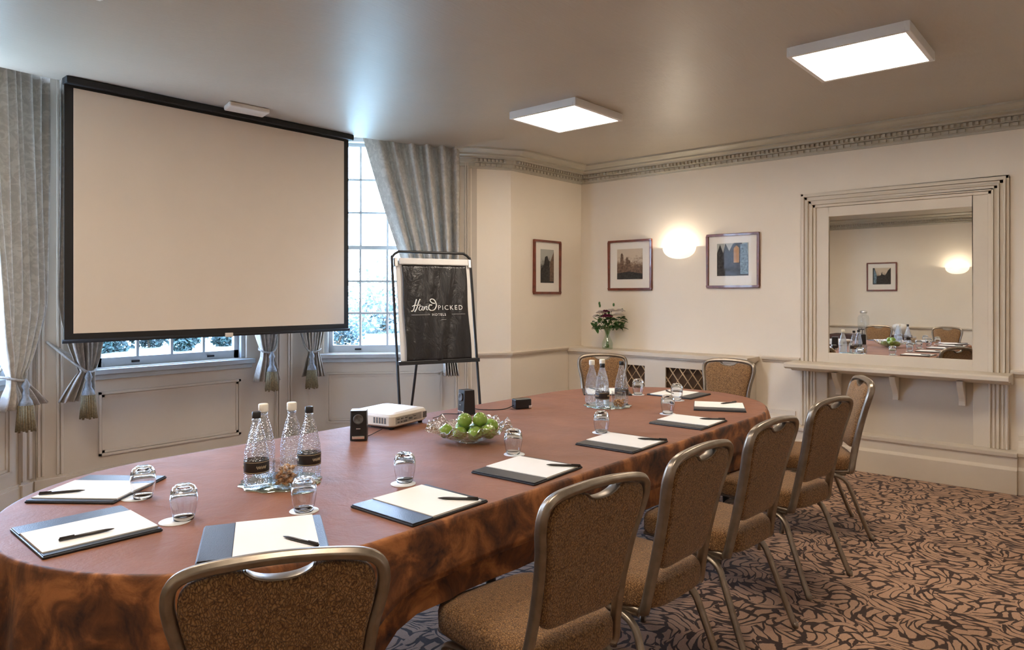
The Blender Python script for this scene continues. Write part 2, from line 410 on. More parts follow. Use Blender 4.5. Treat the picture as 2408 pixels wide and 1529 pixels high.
SEC = {'left': (K0, (-.7364, -.6765), (.6765, -.7364), 1.535), 'center': (K0, (1, 0), (0, -1), 2.25), 'right': (K1, (.7364, -.6765), (-.6765, -.7364), 1.535)}
WIN = {'left': (.16, 1.36), 'center': (.42, 1.63), 'right': (.14, 1.32)}
ZS, ZT = .90, 2.96
for side, (o, a, n_in, L) in SEC.items():
    M = frame_matrix(o, a, n_in); s0, s1 = WIN[side]; e = .06
    mb = MB(); mb.M = M
    mb.box((-e, -T, 0), (s0, 0, 3.1)); mb.box((s1, -T, 0), (L + e, 0, 3.1)); mb.box((s0, -T, 0), (s1, 0, ZS)); mb.box((s0, -T, ZT), (s1, 0, 3.1))
    # panel mouldings under the window
    for (q0, q1, z0, z1) in ((s0 + .03, s1 - .06, .24, .72),):
        for w, d in ((.0, .016), (.022, .008)):
            b0, b1, c0, c1 = q0 + w, q1 - w, z0 + w, z1 - w; t = .018
            mb.box((b0, 0, c0), (b1, d, c0 + t)); mb.box((b0, 0, c1 - t), (b1, d, c1)); mb.box((b0, 0, c0), (b0 + t, d, c1)); mb.box((b1 - t, 0, c0), (b1, d, c1))
    wall = struct(mb.build('wall_bay_' + side, 'bay_paint'))
    # window: frame, sashes, glazing bars, panes, sill
    n = {'left': 1, 'center': 2, 'right': 3}[side]
    w = MB(); w.M = M
    w.box((s0, -.19, ZS), (s0 + .035, -.03, ZT)); w.box((s1 - .035, -.19, ZS), (s1, -.03, ZT)); w.box((s0, -.19, ZT - .035), (s1, -.03, ZT))
    wo = struct(w.build('window_%d' % n, 'sash_paint', bevel=.003))
    sl = MB(); sl.M = M; sl.box((s0 - .06, -.19, ZS - .045), (s1 + .06, .05, ZS - .005)); sl.box((s0 - .04, 0, ZS - .085), (s1 + .04, .025, ZS - .045))
    sl.build('window_sill', 'sash_paint', wo, bevel=.006)
    g0, g1 = s0 + .035, s1 - .035
    for nm, zb, zt, yy in (('lower_sash', ZS - .005, 1.93, -.10), ('upper_sash', 1.90, ZT - .03, -.145)):
        sh = MB(); sh.M = M; br = .075 if nm == 'lower_sash' else .035
        sh.box((g0, yy - .02, zb), (g1, yy + .02, zb + br)); sh.box((g0, yy - .02, zt - .035), (g1, yy + .02, zt))
        sh.box((g0, yy - .02, zb), (g0 + .04, yy + .02, zt)); sh.box((g1 - .04, yy - .02, zb), (g1, yy + .02, zt))
        for k in (1, 2, 3):
            x = g0 + .04 + (g1 - g0 - .08) * k / 4; sh.box((x - .010, yy - .014, zb), (x + .010, yy + .014, zt))
        nr = 3
        for k in range(1, nr):
            z = zb + br + (zt - .035 - zb - br) * k / nr; sh.box((g0, yy - .014, z - .010), (g1, yy + .014, z + .010))
        so = sh.build(nm, 'sash_paint', wo)
        pn = MB(); pn.M = M; pn.box((g0 + .02, yy - .002, zb + .02), (g1 - .02, yy + .002, zt - .02)); pn.build('window_pane', 'window_glass', so)
        if nm == 'lower_sash':
            for k in (.25, .78):
                lf = MB(); lf.M = M; x = g0 + (g1 - g0) * k
                lf.box((x - .03, yy + .02, zb + .028), (x + .03, yy + .032, zb + .045)); lf.build('sash_lift', 'black_metal', so, bevel=.003)
# pilaster mouldings between the bay windows
def pilaster(n, o, a, n_in, s, w):
    mb = MB(); mb.M = frame_matrix(o, a, n_in)
    mb.box((s - w / 2, 0, .12), (s + w / 2, .018, 3.05))
    for k in (-.42, -.27, .27, .42): mb.box((s + w * k - .008, .018, .16), (s + w * k + .008, .032, 3.05))
    mb.box((s - w / 2 - .015, 0, 0), (s + w / 2 + .015, .04, .14))
    struct(mb.build('trim_%d' % n, 'bay_paint', bevel=.003))
C = SEC['center']; pilaster(1, C[0], C[1], C[2], .13, .17); pilaster(2, C[0], C[1], C[2], 1.98, .17)
Rr = SEC['right']; pilaster(3, Rr[0], Rr[1], Rr[2], 1.45, .13)
pilaster(4, SEC['left'][0], SEC['left'][1], SEC['left'][2], .05, .10)

# cornice with dentils
path = [(K2[0] - .12, K2[1] + .110), K2, KP, (KP[0] + .03, YA), (XB, YA), (XB, YN), (XR, YN), (XR, YA), (.1, YA), KL]
prof = [(0, 2.685), (.014, 2.685), (.016, 2.70), (.03, 2.705), (.03, 2.735), (.05, 2.74), (.055, 2.772), (.085, 2.776), (.09, 2.79), (.15, 2.794), (.15, 2.808), (.19, 2.815), (.215, 2.832), (.235, 2.834), (.235, CZ + .002), (0, CZ + .002)]
mb = MB(); sweep(mb, path, prof, -1)
def dentils(mb, p, q, d0, d1, z0, z1, pitch, w, trim=.1):
    p, q = Vector(p), Vector(q); L = (q - p).length; d = (q - p) / L; nn = Vector((d.y, -d.x))
    k = int((L - 2 * trim) / pitch)
    for i in range(k):
        s = trim + pitch * (i + .5); c = p + d * s
        pts = [c + d * (-w / 2) + nn * d0, c + d * (w / 2) + nn * d0, c + d * (w / 2) + nn * d1, c + d * (-w / 2) + nn * d1]
        mb.prism([(v.x, v.y) for v in pts], z0, z1)
for p, q in zip(path[1:-1], path[2:]):
    if (Vector(p) - Vector(q)).length < .1: continue
    dentils(mb, p, q, .05, .082, 2.745, 2.770, .040, .022, .02)
    dentils(mb, p, q, .028, .046, 2.708, 2.732, .055, .036, .02)
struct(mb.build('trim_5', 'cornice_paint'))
# chair rail
rail = [(0, .845), (.012, .845), (.018, .86), (.032, .868), (.036, .885), (.02, .893), (0, .895)]
mb = MB(); sweep(mb, [K2, KP, (KP[0] + .03, YA), (XB, YA)], rail, -1); struct(mb.build('trim_6', 'trim_paint'))
mb = MB(); sweep(mb, [(XB, 2.50), (XB, 2.16)], rail, -1); struct(mb.build('trim_7', 'trim_paint'))
mb = MB(); sweep(mb, [(XB, .63), (XB, YN), (XR, YN), (XR, YA), (.1, YA), KL], rail, -1); struct(mb.build('trim_8', 'trim_paint'))
# skirting
bb = [(0, 0), (.13, 0), (.13, .175), (.105, .195), (.105, .27), (.12, .275), (.125, .30), (.08, .31), (.05, .33), (.04, .36), (.02, .375), (.012, .41), (0, .415)]
bc = [(0, 0), (.16, 0), (.16, .175), (.135, .195), (.135, .265), (.15, .27), (.155, .30), (0, .30)]
mb = MB(); sweep(mb, [(XB, 2.56), (XB, 2.20)], bb, -1); struct(mb.build('baseboard_right', 'trim_paint'))
mb = MB(); sweep(mb, [(XB, .58), (XB, YN)], bb, -1); struct(mb.build('baseboard_right', 'trim_paint'))
bbs = [(0, 0), (.03, 0), (.03, .2), (.018, .24), (0, .25)]
mb = MB(); sweep(mb, [K2, KP, (KP[0] + .03, YA), (XB - .26, YA)], bbs, -1); struct(mb.build('baseboard_far', 'trim_paint'))
mb = MB(); sweep(mb, [(XB, YN), (XR, YN), (XR, YA), (.1, YA), KL], bbs, -1); struct(mb.build('baseboard_rear', 'trim_paint'))
for sd in ('left', 'center', 'right'):
    o, a, n_in, L = SEC[sd]; m2 = MB(); m2.M = frame_matrix(o, a, n_in)
    m2.box((0, 0, 0), (L, .022, .13)); m2.box((0, 0, .13), (L, .012, .15)); struct(m2.build('baseboard_bay_' + sd, 'bay_paint'))

# ---------------------------------------------------------------- mirror surround on the right wall
Y0, Y1 = .635, 2.145      # right and left outer edges
t = empty('mirror_surround', (XB, (Y0 + Y1) / 2, 0), 0, 'tall cream moulded surround with square mirror above a bracketed shelf', 'mirror')
o3 = (XB, (Y0 + Y1) / 2, 0); inv = Matrix.Translation(-Vector(o3))
def lp(mb, name, mat, par=t, bevel=.003, **k):
    for i, v in enumerate(mb.v): mb.v[i] = v - Vector(o3)
    return mb.build(name, mat, par, bevel=bevel, **k)
mb = MB(); zt = 2.345; zf = .87
for w0, w1, d in ((0, .022, .035), (.022, .032, .055), (.032, .058, .042), (.058, .068, .062), (.068, .094, .046), (.094, .106, .066), (.106, .13, .05)):
    mb.box((XB - d, Y0 + w0, zf), (XB, Y0 + w1, zt - w0)); mb.box((XB - d, Y1 - w1, zf), (XB, Y1 - w0, zt - w0)); mb.box((XB - d, Y0 + w0, zt - w1), (XB, Y1 - w0, zt - w0))
lp(mb, 'architrave', 'trim_paint')
mb = MB(); i0, i1 = Y0 + .13, Y1 - .13; m0, m1, mz0, mz1 = .864, 1.913, .955, 2.13
mb.box((XB - .036, i0, zf), (XB, m0, zt - .13)); mb.box((XB - .036, m1, zf), (XB, i1, zt - .13)); mb.box((XB - .036, m0, mz1), (XB, m1, zt - .13)); mb.box((XB - .036, m0, zf), (XB, m1, mz0))
lp(mb, 'inner_frame', 'trim_paint')
lp(MB().box((XB - .018, m0, mz0), (XB - .001, m1, mz1)), 'mirror_glass', 'mirror_glass', bevel=0)
mb = MB(); sh = [(0, .79), (.10, .79), (.16, .815), (.27, .82), (.305, .835), (.305, .862), (.29, .872), (0, .872)]
ys0, ys1 = .61, 2.20
mb.rings([[(XB - q, y, z) for q, z in sh] for y in (ys0, ys1)], False)
lp(mb, 'shelf', 'trim_paint')
for yy in (.93, 1.39, 1.83):
    mb = MB(); P = []
    for k in range(13):
        a = k / 12; P.append((XB - .05 - .12 * (1 - a) ** 1.5 - .015 * math.sin(a * math.pi * 2), .80 - .20 * a))
    poly = [(XB - .02, .80)] + P + [(XB - .02, .60)]
    mb.rings([[(x, yy + q, z) for x, z in poly] for q in (-.022, .022)], False); lp(mb, 'bracket', 'trim_paint', bevel=.004)
for ya, yb, sg in ((Y0, Y0 + .225, 1), (Y1 - .225, Y1, -1)):
    mb = MB(); mb.box((XB - .04, ya, .30), (XB, yb, .80))
    for k, d in ((0, .055), (1, .048), (2, .06), (3, .05), (4, .058)):
        e0 = (ya + .004 + k * .027) if sg > 0 else (yb - .004 - k * .027 - .016)
        mb.box((XB - d, e0, .302), (XB, e0 + .016, .80))
    lp(mb, 'pilaster', 'trim_paint')
lp(MB().box((XB - .008, Y0 + .2, .30), (XB, Y1 - .2, .80)), 'recessed_panel', 'bay_paint', bevel=0)
mb = MB(); mb.rings([[(XB - q, y, z) for q, z in bc] for y in (.575, 2.205)], False); lp(mb, 'plinth', 'trim_paint')

# ---------------------------------------------------------------- radiator cover
RC0, RC1, RX = 2.56, YA - .004, 6.13
o3 = (RX, 3.5, 0)
t = empty('radiator_cover', o3, 0, 'long cream radiator cover with brass lattice grilles in the corner', 'radiator cover')
mb = MB(); mb.box((RX - .035, RC0 - .03, .845), (XB - .001, RC1, .885)); mb.box((RX - .015, RC0 - .012, .825), (XB - .001, RC1, .845)); lp(mb, 'top_board', 'trim_paint', t)
ops = [(2.77, 3.37), (3.60, 4.35)]; gz0, gz1 = .27, .745
mb = MB(); ys = [RC0, 2.77, 3.37, 3.60, 4.35, RC1]
for k in (0, 2, 4): mb.box((RX, ys[k], 0), (RX + .02, ys[k + 1], .825))
for a, b in ops: mb.box((RX, a, 0), (RX + .02, b, gz0)); mb.box((RX, a, gz1), (RX + .02, b, .825))
mb.box((RX + .02, RC0, 0), (XB, RC0 + .02, .825)); mb.box((RX - .015, RC0 - .012, 0), (XB, RC1, .14))
lp(mb, 'cabinet', 'trim_paint', t, bevel=.002)
for a, b in ops:
    mb = MB(); hgt = gz1 - gz0; wd = b - a; st = .105
    def seg(y0, z0, y1, z1, x):
        d = Vector((y1 - y0, z1 - z0)).normalized(); nn = Vector((-d.y, d.x)) * (.0055 if x < RX + .01 else .0025)
        q = [(x, y0 + nn.x, z0 + nn.y), (x, y1 + nn.x, z1 + nn.y), (x, y1 - nn.x, z1 - nn.y), (x, y0 - nn.x, z0 - nn.y)]
        mb.add(q + [(x + .004, *p[1:]) for p in q], [(0, 1, 2, 3), (7, 6, 5, 4), (0, 4, 5, 1), (1, 5, 6, 2), (2, 6, 7, 3), (3, 7, 4, 0)])
    sl_ = 1.35
    for sg, x in ((1, RX + .008), (-1, RX + .013)):
        k = -int(hgt / sl_ / st) - 2
        while k * st < wd + hgt / sl_ + st:
            # line y = a + k*st + sg*(z-gz0)/slope
            y_0 = a + k * st if sg > 0 else a + k * st
            za, zb = gz0, gz1; ya_ = y_0; yb_ = y_0 + sg * hgt / sl_
            def clipy(ya, za, yb, zb, lim, keep_gt):
                if (ya > lim) == keep_gt and (yb > lim) == keep_gt: return ya, za, yb, zb
                if (ya > lim) != keep_gt and (yb > lim) != keep_gt: return None
                f = (lim - ya) / (yb - ya); yc, zc = lim, za + (zb - za) * f
                return (yc, zc, yb, zb) if (ya > lim) != keep_gt else (ya, za, yc, zc)
            r_ = clipy(ya_, za, yb_, zb, a, True)
            if r_: r_ = clipy(*r_, b, False)
            if r_ and abs(r_[1] - r_[3]) > .01: seg(*r_[:4], x)
            k += 1
    lp(mb, 'lattice_grille', 'brass', t, bevel=0)
    lp(MB().box((RX + .05, a - .02, gz0 - .03), (RX + .055, b + .02, gz1 + .03)), 'grille_backing', 'dark_void', t, bevel=0)

# ---------------------------------------------------------------- ceiling lights
def ceiling_light(loc, label):
    t = empty('ceiling_light', loc, 0, label, 'ceiling light', 'square flush ceiling light panels')
    w = .31; h = .055; mb = MB()
    mb.box((-w, -w, -h), (w, -w + .025, 0)); mb.box((-w, w - .025, -h), (w, w, 0)); mb.box((-w, -w + .025, -h), (-w + .025, w - .025, 0)); mb.box((w - .025, -w + .025, -h), (w, w - .025, 0))
    mb.box((-w + .02, -w + .02, -.012), (w - .02, w - .02, 0))
    mb.build('frame', 'board_white', t, bevel=.003)
    MB().box((-w + .025, -w + .025, -h + .004), (w - .025, w - .025, -h + .012)).build('diffuser', 'panel_light', t)
    return t
cl = ceiling_light((4.30, 3.21, CZ), 'lit square panel light on the ceiling nearer the corner')
dup(cl, (4.30, 1.12, CZ), 0, 'lit square panel light on the ceiling nearer the mirror wall side')
dup(cl, (.85, 3.21, CZ), 0, 'lit square ceiling panel over the near end of the table, by the windows')
dup(cl, (.85, 1.12, CZ), 0, 'lit square ceiling panel above the camera end of the room')

# ---------------------------------------------------------------- wall sconces
def sconce(loc, rz, label):
    t = empty('wall_sconce', loc, rz, label, 'wall light', 'plaster uplighter wall sconces')
    n = 24
    def bowl(u, v):
        a = math.pi * u; k = v
        r = .175 * math.sin(k * math.pi / 2) ** .75; z = -.10 * math.cos(k * math.pi / 2)
        return (r * math.cos(a), .002 + r * .72 * math.sin(a), z + .012 * abs(math.cos(a)) * k)
    MB().grid(bowl, n, 10).build('bowl', 'sconce_glow', t, solid=.006)
    MB().box((-.05, 0, -.07), (.05, .02, .02)).build('back_plate', 'plaster_white', t)
    MB().sphere((0, .06, .0), .028).build('bulb', 'sconce_bulb', t)
    return t
emis('sconce_bulb', (1, .88, .70), 120)
sc = sconce((XB, 3.34, 1.92), R(90), 'glowing half-bowl wall sconce between two framed prints on the mirror wall')
dup(sc, (XR, 2.13, 1.92), R(-90), 'glowing half-bowl wall sconce seen inside the mirror on the opposite wall')

# ---------------------------------------------------------------- framed pictures
def picture(loc, rz, w, h, bw, label, mat, marks):
    t = empty('framed_picture', loc, rz, label, 'picture', None)
    f = .022; mb = MB()
    for a, b in (((-w / 2, 0, -h / 2), (w / 2, .028, -h / 2 + f)), ((-w / 2, 0, h / 2 - f), (w / 2, .028, h / 2)), ((-w / 2, 0, -h / 2 + f), (-w / 2 + f, .028, h / 2 - f)), ((w / 2 - f, 0, -h / 2 + f), (w / 2, .028, h / 2 - f))): mb.box(a, b)
    mb.build('frame', 'frame_wood', t, bevel=.004)
    MB().box((-w / 2 + f, .003, -h / 2 + f), (w / 2 - f, .010, h / 2 - f)).build('mount', 'mount_card', t)
    pw, ph = bw; dz = .012
    pr = MB().box((-pw / 2, .010, -ph / 2 + dz), (pw / 2, .0125, ph / 2 + dz)).build('print', mat, t)
    for i, (mt, poly) in enumerate(marks):
        mb = MB(); m = len(poly); y = .0132 + .0006 * i
        mb.add([(-x * pw / 2, y, z * ph / 2 + dz) for x, z in poly], [tuple(range(m))]); mb.build('printed_shape', mt, pr)
    MB().box((-w / 2 + f, .017, -h / 2 + f), (w / 2 - f, .019, h / 2 - f)).build('glazing', 'picture_glass', t)
    return t
# polygons in -1..1 of the print, x to the viewer's right
picture((5.745, YA, 1.745), R(180), .45, .565, (.22, .35), 'narrow dark landscape print left of the room corner', 'print_grey',
        [('print_dark', [(-1, -1), (-.95, -.2), (-.5, .1), (-.35, .55), (0, .62), (.2, .35), (.35, .3), (.3, -.7), (0, -1)]), ('print_mid', [(.35, -.9), (.4, .2), (1, .9), (1, -.9)])])
picture((XB, 3.915, 1.77), R(90), .53, .535, (.31, .32), 'sepia print of rooftops with two turrets, left of the sconce', 'print_sepia',
        [('print_mid', [(-1, -1), (-1, -.1), (-.75, -.1), (-.7, .65), (-.62, .75), (-.5, .6), (-.45, -.3), (-.35, -.3), (-.3, .35), (-.2, .5), (-.1, .3), (.05, .2), (.1, -.3), (.4, -.15), (.6, -.25), (1, -.2), (1, -1)]), ('print_dark', [(-1, -1), (-1, -.6), (0, -.5), (1, -.65), (1, -1)])])
picture((XB, 2.785, 1.78), R(90), .52, .52, (.31, .31), 'dark print with an amber doorway, right of the sconce', 'print_grey',
        [('print_dark', [(-1, -1), (-1, .4), (-.8, .95), (-.6, .4), (-.45, 1), (-.2, .5), (0, .9), (.1, 1), (.6, 1), (.5, -1)]), ('print_amber', [(.08, -.2), (.08, .7), (.25, .85), (.42, .7), (.42, -.2)]), ('print_blue', [(.5, -.9), (.5, .9), (.95, 1), (1, -.9)])])
picture((XR, 3.30, 1.79), R(-90), .50, .52, (.30, .30), 'dark print of a gateway seen inside the mirror', 'print_sepia',
        [('print_dark', [(-1, -1), (-1, 1), (-.7, .7), (-.4, .1), (-.1, .2), (0, .5), (.1, .1), (.5, .0), (.8, 1), (1, 1), (1, -1)]), ('print_blue', [(.6, -.9), (.55, .2), (.85, .9), (.9, -.9)])])

# ---------------------------------------------------------------- projection screen
t = empty('projection_screen', (2.55, 5.08, CZ), 0, 'big pull-down projector screen with black border in front of the windows', 'projection screen')
SX0, SX1 = -1.085, 1.085; zb = 1.155 - CZ
MB().box((SX0 + .0, -.045, -.048), (SX1 + .03, .045, -.001)).build('housing', 'screen_black', t, bevel=.008)
MB().box((SX0, -.003, zb), (SX1, .003, -.048)).build('screen_border', 'screen_black', t)
MB().box((SX0 + .052, -.0055, zb + .05), (SX1 - .048, -.0032, -.065)).build('screen_surface', 'screen_cloth', t)
mb = MB(); mb.tube([(SX0 - .01, 0, zb), (SX1 + .012, 0, zb)], .013, 10, .009); mb.build('bottom_bar', 'screen_black', t)
MB().box((-.03, -.022, zb - .018), (.03, -.006, zb + .014)).build('pull_handle', 'white_plastic', t, bevel=.004)
mb = MB(); mb.prism([(-.17, -.08), (.14, -.09), (.17, .07), (-.13, .09)], -.035, 0)
o = mb.build('wireless_access_point', 'white_plastic', bevel=.01); o.location = (2.60, 4.90, CZ); tag(o, 'small white plastic box on the ceiling in front of the screen', 'ceiling box')

# ---------------------------------------------------------------- curtains
def curtain(sec, s_out, sgn, wt, z_tie, label, tie_x=.10, hem=.69, hemw=.24, off=.15, folds=8, front=0.0, seed=0, off_top=None, tassel=True, rope_h=.22, deep=.038):
    """s_out: wall coordinate of the outer (pier) edge, sgn: direction towards the window centre"""
    o, a, n_in, L = SEC[sec]; M = frame_matrix(o, a, n_in)
    base = M @ Vector((s_out, off, 0))
    t = empty('curtain', (base.x, base.y, hem), 0, label, 'curtain', 'damask curtains tied back in the bay window')
    Z1 = 3.02; rnd = random.Random(seed); ph = [rnd.uniform(-.5, .5) for _ in range(folds + 2)]
    def widths(z):
        if z > z_tie:
            k = (z - z_tie) / (Z1 - z_tie); e = k ** .72
            inn = tie_x + .055 + (wt - tie_x - .055) * e; out = (tie_x - .045) * (1 - min(1, k * 4.0)) ** 1.6
        else:
            k = (z_tie - z) / (z_tie - hem); e = k ** .85
            inn = tie_x + .055 + (hemw - tie_x - .055) * e; out = (tie_x - .045) * (1 - e)
        return out, inn
    def fn(u, v):
        z = hem + (Z1 - hem) * v; out, inn = widths(z); wd = inn - out
        x = out + wd * u
        amp = deep * min(1, .35 + wd / .4) * (1 - .55 * math.exp(-((z - z_tie) / .10) ** 2))
        k = u * folds; i = int(k); p = ph[i] * (1 - (k - i)) + ph[i + 1] * (k - i)
        y = off + amp * math.sin(2 * math.pi * (k + p * .6)) + .012 * math.sin(5 * k + z * 2 + seed)
        if off_top is not None and z > z_tie: y += (off_top - off) * ((z - z_tie) / (Z1 - z_tie)) * u
        y += .03 * math.exp(-((z - z_tie) / .15) ** 2)
        q = M @ Vector((s_out + sgn * x, y, z)); return (q.x - base.x, q.y - base.y, q.z - hem)
    MB().grid(fn, folds * 12, 44).build('drape', 'curtain_fabric', t, solid=.004)
    def L_(s, y, z): q = M @ Vector((s_out + sgn * s, y, z)); return Vector((q.x - base.x, q.y - base.y, q.z - hem))
    # rope from the wall hook round the gathered cloth
    mb = MB(); P = spline([L_(-.035, .03, z_tie + rope_h), L_(tie_x - .07, off + .045, z_tie + .06), L_(tie_x, off + .085, z_tie), L_(tie_x + .065, off + .03, z_tie + .02), L_(tie_x + .02, off - .07, z_tie + .05), L_(-.03, .02, z_tie + rope_h)], 6)
    mb.tube(P, .009, 6); mb.build('tieback_rope', 'rope_grey', t)
    if tassel:
        c = L_(tie_x, off + .09, z_tie - .04)
        mb = MB(); mb.lathe([(.008, .05), (.016, .03), (.026, .005), (.015, -.02), (.022, -.045), (.020, -.065), (.036, -.095), (.043, -.120), (.036, -.130)], 12, c, True, True)
        ts = mb.build('tassel', 'tassel_head', t)
        mb = MB()
        for k in range(22):
            a_ = 2 * math.pi * k / 22; rr = .038; w = .0075
            p0 = c + Vector((rr * math.cos(a_), rr * math.sin(a_), -.12)); p1 = c + Vector((1.35 * rr * math.cos(a_), 1.35 * rr * math.sin(a_), -.285 + .008 * math.sin(k * 2.3)))
            mb.tube([p0, p1], [w * .8, w], 5)
        mb.build('tassel_fringe', 'tassel_gold', ts)
    return t
curtain('left', .06, 1, .62, .90, 'curtain at the left edge of the photo, left of the screen', tie_x=.34, hem=.71, hemw=.44, seed=1, folds=7, off=.16)
curtain('center', .14, 1, .55, .90, 'curtain hanging behind the left edge of the screen', tie_x=.17, hem=.69, hemw=.23, seed=2, folds=6, off=.14)
curtain('center', 1.87, -1, .45, .95, 'curtain below the right part of the screen, left of the bay pilaster', tie_x=.13, hem=.70, hemw=.24, seed=3, folds=6, off=.14)
curtain('right', -.04, 1, .42, .93, 'curtain below the right part of the screen, right of the bay pilaster', tie_x=.11, hem=.70, hemw=.22, seed=4, folds=6, off=.14)
curtain('right', 1.42, -1, .92, .98, 'wide swept curtain right of the screen behind the flip chart', tie_x=.10, hem=.69, hemw=.15, seed=5, folds=6, off=.15, off_top=.30, tassel=False, deep=.070)

# ---------------------------------------------------------------- outside
o = MB().add([(-60, 6.6, 0), (80, 6.6, 0), (80, 110, 0), (-60, 110, 0)], [(0, 1, 2, 3)]).build('lawn', 'lawn_grass'); o.location = (0, 0, -.35); struct(o)
def shrub(loc, r, h, label, mat, n=2600, seed=0, nm='shrub'):
    rnd = random.Random(seed); mb = MB()
    blobs = [(rnd.uniform(-r, r) * .6, rnd.uniform(-r, r) * .4, rnd.uniform(.04, .85) * h, rnd.uniform(.35, .6) * r) for _ in range(24)]
    for k in range(n):
        bx, by, bz, br = rnd.choice(blobs); d = Vector((rnd.gauss(0, 1), rnd.gauss(0, 1), rnd.gauss(0, 1))).normalized() * br * rnd.uniform(.7, 1.05)
        c = Vector((bx, by, bz)) + d; c.z = max(.05, c.z); u = Vector((rnd.gauss(0, 1), rnd.gauss(0, 1), rnd.gauss(0, 1))).normalized(); w = u.orthogonal().normalized(); q = max(.085, r * .06)
        mb.add([c - u * q, c + w * q * .6, c + u * q, c - w * q * .6], [(0, 1, 2, 3)])
    t = empty(nm, loc, 0, label, 'tree' if nm == 'tree' else 'shrub')
    mb.build('foliage', mat, t, fix=False)
    m = MB()
    for k in range(4):
        a = k * 1.6; m.tube([(0, 0, 0), (.12 * r * math.cos(a), .1 * r * math.sin(a), h * .3), (.4 * r * math.cos(a), .3 * r * math.sin(a), h * .7)], [.04 * r, .03 * r, .012 * r], 6)
    m.build('trunk', 'bark', t)
    return t
def outpt(u, D):
    th = R(41.2); r = (u - 1204) / 1640 * D; return (D * math.cos(th) + r * math.sin(th), D * math.sin(th) - r * math.cos(th), -.35)
shrub(outpt(255, 22), .72, 2.6, 'leftmost leafy bush seen through the window under the screen', 'shrub_green', seed=11)
shrub(outpt(350, 24), .78, 3.2, 'leafy bush left of middle in the window under the screen', 'shrub_green', seed=12)
shrub(outpt(445, 23), .72, 2.8, 'leafy bush right of middle in the window under the screen', 'shrub_green', seed=13)
shrub(outpt(535, 25), .72, 2.6, 'rightmost leafy bush seen through the window under the screen', 'shrub_green', seed=14)
shrub(outpt(795, 24), .9, 1.1, 'low bush outside, just right of the screen corner', 'shrub_green', n=700, seed=15)
shrub(outpt(905, 34), 2.2, 2.9, 'pale tree outside the window beside the flip chart', 'pale_foliage', n=900, seed=16, nm='tree')
shrub(outpt(850, 38), 1.6, 2.3, 'smaller pale tree outside, close to the screen edge', 'pale_foliage', n=500, seed=17, nm='tree')

# ---------------------------------------------------------------- conference table and cloth
TXL, TXR, TY, TH_ = 1.25, 3.93, 2.34, .755
AL, AR, BW = .75, .85, .76
def outline(n=160, off=0.0):
    pts = []
    for k in range(n // 2 + 1):                      # right end, from -90 to 90 degrees
        a = -math.pi / 2 + math.pi * k / (n // 2); pts.append((TXR + (AR + off) * math.cos(a), TY + (BW + off) * math.sin(a), math.cos(a), math.sin(a), 1))
    m = 40
    for k in range(1, m): pts.append((TXR + (TXL - TXR) * k / m, TY + BW + off, 0, 1, 0))
    for k in range(n // 2 + 1):
        a = math.pi / 2 + math.pi * k / (n // 2); pts.append((TXL + (AL + off) * math.cos(a), TY + (BW + off) * math.sin(a), math.cos(a), math.sin(a), -1))
    for k in range(1, m): pts.append((TXL + (TXR - TXL) * k / m, TY - BW - off, 0, -1, 0))
    return pts
t = empty('conference_table', (2.6, TY, 0), 0, 'long oval-ended conference table under the brown cloth', 'table')
mb = MB(); mb.prism([(p[0] - 2.6, p[1] - TY) for p in outline(80, -.012)], .722, .7475); mb.build('tabletop', 'table_top', t)
for x in (1.05, 2.0, 3.0, 4.15):
    for y in (-.48, .48):
        mb = MB(); mb.tube([(x - 2.6, y, 0), (x - 2.6, y, .722)], .02, 10); mb.build('leg', 'black_metal', t)
OL = outline(200); N = len(OL); rings = []
rnd = random.Random(3)
def hemz(x):
    e = max(0, (1.35 - x) / .85, (x - 3.9) / .88); e = min(1, e); return .495 - .40 * e ** .8
arc = [0]
for i in range(1, N): arc.append(arc[-1] + math.hypot(OL[i][0] - OL[i - 1][0], OL[i][1] - OL[i - 1][1]))
def skirt_ring(dz, dr):
    r = []
    for i, (x, y, nx, ny, e) in enumerate(OL):
        endness = min(1, max(0, (1.30 - x) / .5, (x - 3.9) / .5)); s = arc[i]
        hz = hemz(x)
        z = TH_ - dz if dz < .02 else TH_ - (TH_ - hz) * dz
        k = 0 if dz < .02 else dz
        amp = (.006 + .044 * endness) * k * (1.0 if dz >= .02 else 0)
        f = amp * (math.sin(s * 17 + 1.3 * math.sin(s * 5)) + .4 * math.sin(s * 41))
        d = dr + f + (.0 + .08 * endness) * k
        r.append((x + nx * d, y + ny * d, z))
    return r
top = MB(); top.add([(x, y, z) for x, y, z in skirt_ring(0, -.012)], [tuple(range(N))])
o_top = None
t = empty('tablecloth', (2.6, TY, TH_), 0, 'brown suede cloth draped over the long conference table', 'tablecloth')
for i, v in enumerate(top.v): top.v[i] = v - Vector((2.6, TY, TH_))
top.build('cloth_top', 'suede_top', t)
mb = MB(); rs = [skirt_ring(0, -.012), skirt_ring(.001, -.006), skirt_ring(.005, -.0015), skirt_ring(.012, .001)]
for k in (.05, .12, .22, .34, .46, .58, .66): rs.append(skirt_ring(k, .001 + .008 * k))
rs.append(skirt_ring(.668, -.016))
for k in (.69, .76, .86, .95, 1.0): rs.append(skirt_ring(k, -.014))
mb.rings(rs, True, False, False)
for i, v in enumerate(mb.v): mb.v[i] = v - Vector((2.6, TY, TH_))
mb.build('cloth_skirt', 'suede_drape', t, fix=False)

